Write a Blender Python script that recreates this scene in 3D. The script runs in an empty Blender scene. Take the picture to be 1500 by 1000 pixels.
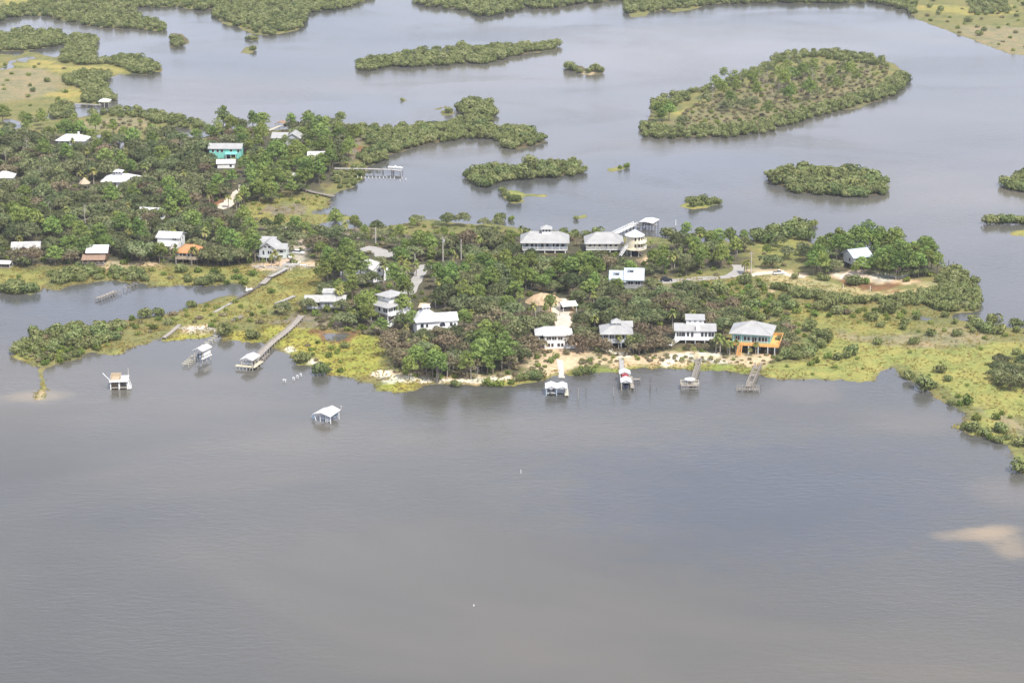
import bpy, math, random
import numpy as np
R = math.radians
sc = bpy.context.scene
COL = sc.collection
rnd = random.Random(7)
NR = np.random.default_rng(11)

# ---------------------------------------------------------------- camera geometry (photo pixels 1500x1000 -> ground)
FPX = 3300.0
TH = math.atan(990.0 / FPX)
HC = 220.5
ST, CT = math.sin(TH), math.cos(TH)
def ground_xy(px, py, z=0.0):
    u = (px - 750.0) / FPX; v = (py - 500.0) / FPX
    t = (HC - z) / (ST + v * CT)
    return u * t, t * (CT - v * ST)
def project(x, y, z=0.0):
    dz = z - HC
    f = y * CT - dz * ST
    up = y * ST + dz * CT
    return 750 + FPX * x / f, 500 - FPX * up / f
def scale_at(py):
    return FPX * (ST + (py - 500.0) / FPX * CT) / HC

# ---------------------------------------------------------------- tagging, linking
def tag(o, label=None, cat=None, group=None, kind=None):
    if label: o['label'] = label
    if cat: o['category'] = cat
    if group: o['group'] = group
    if kind: o['kind'] = kind
    return o
def empty(name, loc, rz=0.0):
    o = bpy.data.objects.new(name, None); COL.objects.link(o)
    o.location = loc; o.rotation_euler = (0, 0, rz); o.empty_display_size = 0.5
    return o
class MB:
    """collects shapes and links them as ONE mesh object"""
    def __init__(s): s.v = []; s.f = []
    def add(s, vs, fs):
        b = len(s.v); s.v += [tuple(p) for p in vs]; s.f += [tuple(i + b for i in f) for f in fs]; return s
    def box(s, x0, x1, y0, y1, z0, z1):
        return s.add([(x0,y0,z0),(x1,y0,z0),(x1,y1,z0),(x0,y1,z0),(x0,y0,z1),(x1,y0,z1),(x1,y1,z1),(x0,y1,z1)],
                     [(0,3,2,1),(4,5,6,7),(0,1,5,4),(1,2,6,5),(2,3,7,6),(3,0,4,7)])
    def bar(s, p, q, w, h):
        p = np.array(p, float); q = np.array(q, float); d = q - p; L = np.linalg.norm(d); d /= L
        a = np.cross(d, (0,0,1.0))
        if np.linalg.norm(a) < 1e-4: a = np.array((1.0,0,0))
        a /= np.linalg.norm(a); b = np.cross(a, d)
        a *= w/2; b *= h/2
        return s.add([p-a-b,p+a-b,p+a+b,p-a+b,q-a-b,q+a-b,q+a+b,q-a+b],
                     [(0,1,2,3),(7,6,5,4),(0,4,5,1),(1,5,6,2),(2,6,7,3),(3,7,4,0)])
    def cyl(s, p, q, r0, r1, n=8):
        p = np.array(p, float); q = np.array(q, float); d = q - p; d /= np.linalg.norm(d)
        a = np.cross(d, (0,0,1.0) if abs(d[2]) < .9 else (1.0,0,0)); a /= np.linalg.norm(a); b = np.cross(d, a)
        vs = []
        for c, r in ((p, r0), (q, r1)):
            for k in range(n):
                t = 2*math.pi*k/n; vs.append(c + r*(a*math.cos(t) + b*math.sin(t)))
        fs = [(k, (k+1) % n, n+(k+1) % n, n+k) for k in range(n)]
        fs += [tuple(range(n-1, -1, -1)), tuple(range(n, 2*n))]
        return s.add(vs, fs)
    def slab(s, top, faces, outline, th=0.22):
        """a roof: top surface + same surface th lower + its rim"""
        n = len(top); vs = list(top) + [(x, y, z-th) for x, y, z in top]
        fs = [tuple(f) for f in faces] + [tuple(i+n for i in reversed(f)) for f in faces]
        m = len(outline)
        for k in range(m):
            i, j = outline[k], outline[(k+1) % m]; fs.append((i, i+n, j+n, j))
        return s.add(vs, fs)
    def mesh(s, name, mat):
        me = bpy.data.meshes.new(name); me.from_pydata(s.v, [], s.f); me.update()
        if mat: me.materials.append(mat)
        return me
    def build(s, name, mat, parent=None, loc=None, rz=0):
        o = bpy.data.objects.new(name, s.mesh(name, mat)); COL.objects.link(o)
        if parent: o.parent = parent
        if loc: o.location = loc
        if rz: o.rotation_euler = (0, 0, rz)
        return o
def link_mesh(name, me, parent=None, loc=None, rot=None, scl=None):
    o = bpy.data.objects.new(name, me); COL.objects.link(o)
    if parent: o.parent = parent
    if loc is not None: o.location = loc
    if rot is not None: o.rotation_euler = rot
    if scl is not None: o.scale = scl
    return o

# ---------------------------------------------------------------- materials
def nodes(name):
    m = bpy.data.materials.new(name); m.use_nodes = True
    nt = m.node_tree; nt.nodes.clear()
    out = nt.nodes.new('ShaderNodeOutputMaterial')
    return m, nt, out
def N(nt, t, **kw):
    n = nt.nodes.new(t)
    for k, v in kw.items():
        if k == 'i':
            for a, b in v.items():
                n.inputs[a].default_value = b
        else: setattr(n, k, v)
    return n
def ramp(nt, stops):
    n = nt.nodes.new('ShaderNodeValToRGB'); cr = n.color_ramp
    while len(cr.elements) < len(stops): cr.elements.new(0.5)
    for e, (p, c) in zip(cr.elements, stops):
        e.position = p; e.color = (*c, 1) if len(c) == 3 else c
    return n
def g(v): return (v, v, v)
def simple(name, col, rough=0.7, var=0.25, nscale=1.5, metal=0.0, spec=0.3, bump=0.0, stripes=0.0, sfreq=2.2):
    """painted wood / metal / cloth with blotchy wear (and optional board or seam lines)"""
    m, nt, out = nodes(name); L = nt.links.new
    b = N(nt, 'ShaderNodeBsdfPrincipled', i={'Roughness': rough, 'Metallic': metal, 'Specular IOR Level': spec})
    tc = N(nt, 'ShaderNodeTexCoord')
    no = N(nt, 'ShaderNodeTexNoise', i={'Scale': nscale, 'Detail': 6.0, 'Roughness': 0.65}); L(tc.outputs['Object'], no.inputs['Vector'])
    rp = ramp(nt, [(0.3, [c*(1-var) for c in col]), (0.7, [min(1, c*(1+var*0.5)) for c in col])]); L(no.outputs['Fac'], rp.inputs['Fac'])
    src = rp.outputs['Color']
    if stripes:
        w = N(nt, 'ShaderNodeTexWave', bands_direction='X', i={'Scale': sfreq, 'Distortion': 0.0}); L(tc.outputs['Object'], w.inputs['Vector'])
        r2 = ramp(nt, [(0.0, g(1-stripes)), (0.25, g(1.0))]); L(w.outputs['Fac'], r2.inputs['Fac'])
        mx = N(nt, 'ShaderNodeMix', data_type='RGBA', blend_type='MULTIPLY', i={0: 1.0}); L(src, mx.inputs[6]); L(r2.outputs['Color'], mx.inputs[7]); src = mx.outputs[2]
    L(src, b.inputs['Base Color']); L(b.outputs[0], out.inputs[0])
    return m
def foliage(name, cols, rand=0.35, transl=0.25):
    """leaves: colour from the leaf's own tint, varied tree by tree"""
    m, nt, out = nodes(name); L = nt.links.new
    at = N(nt, 'ShaderNodeAttribute', attribute_name='tint')
    oi = N(nt, 'ShaderNodeObjectInfo')
    n = len(cols); rp = ramp(nt, [(k/(n-1), c) for k, c in enumerate(cols)]); L(at.outputs['Fac'], rp.inputs['Fac'])
    mr = N(nt, 'ShaderNodeMapRange', i={'To Min': 1-rand, 'To Max': 1+rand}); L(oi.outputs['Random'], mr.inputs['Value'])
    mh = N(nt, 'ShaderNodeMath', operation='FRACT'); ml = N(nt, 'ShaderNodeMath', operation='MULTIPLY', i={1: 37.7}); L(oi.outputs['Random'], ml.inputs[0]); L(ml.outputs[0], mh.inputs[0])
    hr = N(nt, 'ShaderNodeMapRange', i={'To Min': 0.475, 'To Max': 0.52}); L(mh.outputs[0], hr.inputs['Value'])
    hs = N(nt, 'ShaderNodeHueSaturation'); L(hr.outputs[0], hs.inputs['Hue']); L(mr.outputs[0], hs.inputs['Value']); L(rp.outputs['Color'], hs.inputs['Color'])
    d = N(nt, 'ShaderNodeBsdfDiffuse'); t = N(nt, 'ShaderNodeBsdfTranslucent'); mx = N(nt, 'ShaderNodeMixShader', i={0: transl})
    L(hs.outputs[0], d.inputs[0]); L(hs.outputs[0], t.inputs[0]); L(d.outputs[0], mx.inputs[1]); L(t.outputs[0], mx.inputs[2]); L(mx.outputs[0], out.inputs[0])
    return m
M = {}
M['oak'] = foliage('oak_leaves', [(0.076,0.096,0.043),(0.132,0.158,0.067),(0.186,0.208,0.095),(0.246,0.255,0.134)], 0.35)
M['brown'] = foliage('withered_leaves', [(0.130,0.108,0.062),(0.190,0.158,0.092),(0.250,0.212,0.130),(0.220,0.210,0.110)], 0.25)
M['pine'] = foliage('pine_needles', [(0.087,0.128,0.036),(0.148,0.208,0.054),(0.204,0.274,0.072),(0.258,0.314,0.101)], 0.28)
M['mangrove'] = foliage('mangrove_leaves', [(0.105,0.137,0.049),(0.175,0.211,0.076),(0.240,0.271,0.108),(0.302,0.320,0.152)], 0.22)
M['shrub'] = foliage('shrub_leaves', [(0.080,0.125,0.028),(0.140,0.195,0.042),(0.200,0.255,0.062),(0.270,0.300,0.095)], 0.3)
M['brush'] = foliage('dry_brush', [(0.150,0.125,0.080),(0.220,0.185,0.115),(0.285,0.245,0.145),(0.270,0.265,0.110)], 0.25)
M['palm'] = foliage('palm_fronds', [(0.088,0.120,0.030),(0.150,0.192,0.054),(0.237,0.264,0.078),(0.325,0.300,0.120)], 0.2)
M['grassblade'] = foliage('grass_blades', [(0.22,0.225,0.075),(0.30,0.29,0.085),(0.36,0.325,0.09),(0.36,0.30,0.16)], 0.1, 0.5)
M['bark'] = simple('bark', (0.20,0.165,0.13), 0.9, 0.4, 3)
M['palebark'] = simple('weathered_trunk', (0.38,0.34,0.29), 0.9, 0.3, 3)
M['white'] = simple('white_paint', (0.80,0.80,0.78), 0.6, 0.12, 0.6)
M['cream'] = simple('cream_paint', (0.76,0.68,0.50), 0.65, 0.12, 0.6)
M['greywall'] = simple('grey_paint', (0.50,0.52,0.53), 0.65, 0.15, 0.8)
M['slatewall'] = simple('slate_grey_boards', (0.27,0.275,0.27), 0.75, 0.2, 1)
M['bluewall'] = simple('pale_blue_paint', (0.48,0.58,0.68), 0.65, 0.12, 0.8)
M['greenwall'] = simple('pale_green_paint', (0.58,0.64,0.60), 0.65, 0.12, 0.8)
M['teal'] = simple('turquoise_paint', (0.12,0.47,0.46), 0.65, 0.15, 0.8)
M['mint'] = simple('mint_paint', (0.22,0.60,0.51), 0.6, 0.1, 0.8)
M['tanwall'] = simple('tan_boards', (0.47,0.38,0.27), 0.75, 0.2, 1)
M['brownwall'] = simple('brown_boards', (0.17,0.11,0.075), 0.75, 0.3, 1)
M['whiteroof'] = simple('white_metal_roof', (0.64,0.635,0.615), 0.45, 0.16, 0.3, stripes=0.12)
M['greyroof'] = simple('grey_metal_roof', (0.39,0.385,0.37), 0.5, 0.2, 0.3, stripes=0.16)
M['blueroof'] = simple('pale_blue_metal_roof', (0.47,0.53,0.57), 0.4, 0.15, 0.35, stripes=0.12)
M['mossroof'] = simple('stained_grey_roof', (0.46,0.45,0.42), 0.6, 0.35, 0.5, stripes=0.10)
M['orangeroof'] = simple('orange_shingles', (0.55,0.25,0.11), 0.85, 0.3, 1.2)
M['brownroof'] = simple('brown_shingles', (0.30,0.20,0.14), 0.85, 0.3, 1.2)
M['thatch'] = simple('tan_thatch', (0.52,0.42,0.30), 0.95, 0.3, 1.5)
M['orangedeck'] = simple('orange_stained_deck', (0.80,0.43,0.14), 0.65, 0.15, 1.5)
M['wood'] = simple('weathered_dock_wood', (0.34,0.305,0.26), 0.85, 0.35, 1.6)
M['newwood'] = simple('yellowish_dock_wood', (0.56,0.51,0.38), 0.8, 0.25, 1.6)
M['darkwood'] = simple('dark_piling', (0.13,0.11,0.095), 0.9, 0.4, 2)
M['glass'] = simple('window_glass', (0.03,0.035,0.05), 0.08, 0.2, 1, spec=0.8)
M['dark'] = simple('dark_screen_and_shade', (0.035,0.035,0.045), 0.7, 0.3, 1)  # dark parts and screens; also paints the shade beneath a raised house
M['red'] = simple('red_canvas', (0.36,0.045,0.05), 0.7, 0.25, 1.2)
M['navy'] = simple('navy_hull', (0.02,0.035,0.10), 0.3, 0.2, 1, spec=0.6)
M['hull'] = simple('white_gelcoat', (0.78,0.78,0.76), 0.3, 0.06, 1, spec=0.6)
M['boatgrey'] = simple('grey_boat_deck', (0.42,0.41,0.40), 0.6, 0.2, 1.2)
M['darkpaint'] = simple('dark_blue_car_paint', (0.02,0.025,0.045), 0.25, 0.1, 1, spec=0.7)
M['tyre'] = simple('rubber', (0.03,0.03,0.03), 0.85, 0.2, 2)
M['concrete'] = simple('pale_concrete', (0.38,0.365,0.34), 0.9, 0.2, 1)
M['asphalt'] = simple('bleached_road', (0.36,0.34,0.31), 0.95, 0.18, 0.5)
M['sandroad'] = simple('sandy_track', (0.60,0.52,0.42), 0.95, 0.22, 0.4)
M['dirt'] = simple('tan_dirt', (0.50,0.36,0.22), 0.95, 0.3, 0.6)
M['rubble'] = simple('pale_rubble', (0.55,0.50,0.44), 0.9, 0.4, 2)
M['pole'] = simple('grey_pole', (0.50,0.46,0.41), 0.85, 0.2, 2)
# ---------------------------------------------------------------- land outlines, traced as photo pixels and laid on the ground plane
LAND = {
'north_marsh': [(-220,34),(0,31),(10,25),(38,24),(73,24),(84,29),(106,34),(111,29),(125,30),(126,38),(152,41),(182,42),(215,44),(241,47),(240,40),(225,33),(200,28),(195,21),(199,12),(212,10),(235,11),(268,12),(280,14),(318,14),(330,13),(318,19),(314,25),(328,35),(346,39),(368,51),(394,53),(422,48),(439,43),(447,33),(438,25),(452,19),(477,15),(510,11),(525,5),(545,-3),(600,-70),(-220,-70)],
'round_islet': [(247,50),(248,68),(254,71),(266,70),(276,65),(275,58),(268,51),(256,48)],
'small_islet_a': [(359,55),(366,53),(377,54),(382,57),(375,60),(362,60)],
'small_islet_b': [(352,77),(358,71),(365,67),(377,68),(377,74),(362,79)],
'creek_island': [(-220,70),(-220,60),(0,58),(18,51),(40,47),(75,47),(86,50),(97,58),(97,64),(88,67),(62,72),(40,75),(10,76)],
'west_marsh': [(-220,76),(0,78),(25,81),(40,76),(50,76),(84,84),(88,77),(99,68),(101,56),(112,53),(135,58),(143,61),(137,66),(135,72),(142,79),(143,88),(142,92),(162,94),(165,88),(183,89),(198,86),(218,93),(236,99),(238,105),(218,109),(195,110),(177,110),(157,114),(152,122),(155,128),(162,137),(172,146),(165,150),(142,154),(125,153),(107,152),(108,160),(110,170),(122,171),(135,167),(152,165),(173,163),(190,162),(210,165),(235,169),(262,173),(285,179),(296,185),(294,190),(275,190),(250,187),(240,188),(243,198),(260,203),(300,203),(300,230),(-220,230)],
'mainland': [(-220,150),(100,160),(150,185),(238,186),(242,198),(258,203),(270,198),(298,201),(320,195),(345,189),(400,189),(470,187),(520,190),(560,191),(600,189),(640,187),(660,184),(684,176),(686,172),(682,167),(668,163),(667,157),(680,151),(700,150),(718,153),(725,161),(723,170),(715,180),(720,187),(735,192),(755,191),(775,194),(795,197),(799,204),(799,209),(777,214),(757,219),(738,218),(737,207),(711,203),(681,204),(638,210),(610,214),(588,222),(570,228),(557,235),(552,242),(536,244),(534,255),(532,262),(518,274),(498,280),(489,284),(482,291),(479,301),(472,309),(458,309),(459,314),(476,315),(500,317),(521,319),(519,323),(490,326),(472,327),(469,330),(475,335),(500,335),(523,332),(557,330),(584,328),(606,325),(633,323),(658,324),(682,326),(703,327),(718,325),(741,331),(760,335),(790,339),(830,343),(870,346),(930,347),(960,348),(1000,352),(1050,353),(1078,353),(1101,356),(1101,351),(1120,346),(1150,341),(1162,335),(1178,339),(1186,355),(1200,361),(1230,363),(1270,363),(1310,369),(1345,376),(1375,387),(1393,394),(1406,404),(1425,411),(1432,424),(1435,443),(1433,455),(1400,461),(1395,467),(1412,472),(1440,475),(1470,477),(1580,480),(1700,486),(1830,500),(1900,545),(1860,620),(1760,690),(1640,722),(1560,716),(1520,708),(1500,697),(1488,684),(1486,676),(1479,660),(1472,650),(1457,647),(1436,639),(1410,632),(1393,630),(1406,623),(1417,614),(1410,603),(1393,594),(1372,582),(1361,573),(1340,565),(1321,556),(1317,545),(1312,539),(1299,537),(1289,542),(1286,559),(1278,560),(1244,559),(1201,555),(1180,553),(1150,556),(1120,551),(1096,547),(1064,544),(1029,540),(1005,540),(960,537),(918,540),(908,544),(879,548),(833,551),(825,548),(818,550),(796,555),(764,560),(753,567),(732,568),(710,564),(679,565),(658,564),(623,564),(616,568),(594,575),(573,574),(550,573),(549,568),(530,559),(520,552),(501,549),(482,546),(456,538),(449,535),(432,535),(431,521),(413,517),(400,511),(395,509),(384,502),(366,498),(346,499),(326,498),(322,490),(315,487),(310,491),(301,495),(276,497),(250,500),(239,498),(236,495),(225,497),(207,506),(189,511),(173,517),(153,519),(133,517),(130,520),(108,529),(95,531),(77,536),(59,538),(38,529),(18,522),(22,515),(29,502),(43,491),(72,485),(108,480),(144,475),(180,470),(216,464),(240,459),(267,452),(303,443),(330,436),(352,434),(370,428),(359,424),(355,417),(341,416),(321,418),(303,418),(283,418),(258,416),(240,418),(216,416),(203,411),(189,414),(153,413),(126,413),(101,418),(86,425),(68,423),(61,420),(58,427),(45,432),(18,431),(0,430),(-220,430)],
'long_islet': [(524,94),(528,103),(563,100),(604,97),(651,95),(701,93),(722,89),(752,83),(777,79),(813,73),(813,68),(790,68),(740,71),(680,73),(620,77),(575,85),(540,89)],
'heart_islet': [(827,97),(830,104),(845,108),(862,111),(880,109),(886,104),(884,98),(870,98),(860,102),(852,96),(840,94)],
'top_islet': [(610,4),(625,10),(663,13),(694,18),(709,24),(734,20),(762,14),(775,10),(780,14),(815,11),(853,6),(904,1),(940,-6),(920,-70),(600,-70),(608,-4)],
'top_right_shore': [(919,19),(923,25),(948,24),(951,18),(976,15),(984,19),(1011,16),(1024,10),(1052,6),(1103,5),(1153,5),(1224,5),(1280,5),(1310,8),(1330,15),(1345,30),(1400,50),(1440,65),(1480,80),(1600,90),(1600,-70),(920,-70),(915,8)],
'snag_island': [(939,190),(944,200),(961,204),(1006,201),(1057,201),(1093,197),(1123,193),(1143,186),(1174,177),(1200,168),(1260,158),(1310,138),(1330,115),(1310,92),(1270,80),(1224,76),(1190,76),(1150,80),(1135,87),(1125,97),(1100,108),(1075,117),(1050,125),(1020,133),(1005,140),(980,145),(957,150),(953,156),(958,164),(950,172),(943,182)],
'middle_islet': [(685,255),(687,263),(696,268),(707,274),(719,271),(737,264),(760,262),(800,260),(840,258),(853,254),(853,246),(840,241),(800,243),(760,249),(710,251),(690,251)],
'tuft_islet': [(727,283),(741,291),(745,296),(750,299),(768,295),(766,290),(800,289),(800,283),(770,285),(765,281),(745,279)],
'grass_islet_a': [(889,250),(891,246),(905,243),(922,241),(926,246),(912,249),(898,254)],
'grass_islet_b': [(987,303),(1000,297),(1015,293),(1045,294),(1068,298),(1050,301),(1030,304),(1010,305)],
'grass_islet_c': [(834,321),(841,324),(849,323),(863,316),(858,314),(850,315)],
'dome_islet': [(1128,262),(1133,270),(1158,271),(1161,281),(1181,284),(1221,285),(1247,288),(1290,285),(1300,276),(1260,257),(1200,253),(1160,253),(1140,256)],
'east_islet': [(1439,326),(1455,329),(1468,328),(1500,329),(1600,333),(1600,319),(1500,317),(1445,320)],
'east_far_islet': [(1468,272),(1478,275),(1495,278),(1600,281),(1600,245),(1500,258),(1485,264)],
'east_reed': [(1475,342),(1482,338),(1496,337),(1520,340),(1520,349),(1500,348),(1485,346)],
'hook_tuft': [(647,164),(655,160),(664,163),(664,168),(655,170),(648,168)],
'far_reed': [(584,147),(590,145),(597,147),(590,149)],
'sand_spit': [(57,537),(68,537),(66,550),(67,560),(73,575),(72,581),(58,583),(50,582),(57,573),(57,560),(60,548)],
'ramp_reed': [(632,161),(646,158),(652,155),(655,156),(648,160),(640,163)],
}
PONDS = [
 [(0,102),(15,90),(38,84),(60,84),(40,89),(42,93),(26,88),(14,94),(22,99),(10,101)],
 [(52,72),(84,71),(86,82),(70,80),(56,76)],
 [(5,172),(28,176),(34,186),(20,192),(14,182)],
 [(106,152),(112,158),(132,163),(124,171),(112,172),(106,160)],
 [(64,168),(80,168),(85,174),(70,176)],
 [(135,196),(165,199),(168,212),(152,216),(138,208)],
 [(174,205),(186,207),(188,218),(178,222)],
 [(472,488),(485,487),(500,489),(509,493),(500,496),(485,495),(474,492)],
 [(563,500),(572,500),(573,508),(562,509)],
 [(1346,462),(1368,466),(1370,470),(1350,468)],
 [(242,188),(297,190),(299,201),(270,198),(258,203),(246,198)],
 [(470,327),(521,322),(521,333),(480,336),(471,333)],
]
def W(poly, z=0.0): return np.array([ground_xy(x, y, z) for x, y in poly])
def sdf(P, poly):
    """signed distance (m, + inside) of the points P (n,2) to a polygon, cheap far away"""
    out = np.full(len(P), -60.0)
    lo = poly.min(0) - 60; hi = poly.max(0) + 60
    idx = np.where((P[:,0] > lo[0]) & (P[:,0] < hi[0]) & (P[:,1] > lo[1]) & (P[:,1] < hi[1]))[0]
    if len(idx) == 0: return out
    for ch in np.array_split(idx, max(1, len(idx)//20000)):
        p = P[ch]; d2 = np.full(len(p), 1e9); ins = np.zeros(len(p), bool)
        n = len(poly)
        for k in range(n):
            a = poly[k]; b = poly[(k+1) % n]; e = b - a
            w = p - a; t = np.clip((w @ e) / max(1e-9, e @ e), 0, 1)
            q = w - t[:,None]*e; d2 = np.minimum(d2, (q*q).sum(1))
            if a[1] != b[1]:
                c = ((a[1] > p[:,1]) != (b[1] > p[:,1])) & (p[:,0] < (b[0]-a[0])*(p[:,1]-a[1])/(b[1]-a[1]) + a[0])
                ins ^= c
        d = np.sqrt(d2); out[ch] = np.where(ins, d, -d)
    return out
_ph = np.random.default_rng(5).uniform(0, 6.28, (40,))
_an = np.random.default_rng(6).uniform(0, 6.28, (40,))
def wob(x, y, wl, k0):
    s = np.zeros_like(x)
    for k in range(6):
        w = 2*math.pi/(wl*(0.6+0.25*k)); a = _an[(k0+k) % 40]
        s += np.sin(w*(x*math.cos(a)+y*math.sin(a)) + _ph[(k0*3+k) % 40])
    return s/3.0
def smooth(x, a, b):
    t = np.clip((x-a)/(b-a), 0, 1); return t*t*(3-2*t)

# ---------------------------------------------------------------- the ground sheet
STEP = 2.5
GX0 = 260
GX = np.arange(-GX0, 1925.1, STEP); GY = np.arange(-60, 765.1, STEP)
gx, gy = np.meshgrid(GX, GY)
u = (gx-750)/FPX; v = (gy-500)/FPX; t = HC/(ST+v*CT)
wx, wy = u*t, t*(CT-v*ST)
P0 = np.stack([wx.ravel(), wy.ravel()], 1)
fx = wob(P0[:,0], P0[:,1], 22, 0)*1.0 + wob(P0[:,0], P0[:,1], 6, 9)*0.55
fy = wob(P0[:,0], P0[:,1], 25, 20)*2.0 + wob(P0[:,0], P0[:,1], 7, 29)*1.1
PJ = P0 + np.stack([fx, fy], 1)
D = np.full(len(P0), -60.0)
for poly in LAND.values(): D = np.maximum(D, sdf(PJ, W(poly)))
for poly in PONDS: D = np.minimum(D, -sdf(PJ, W(poly)))

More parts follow.
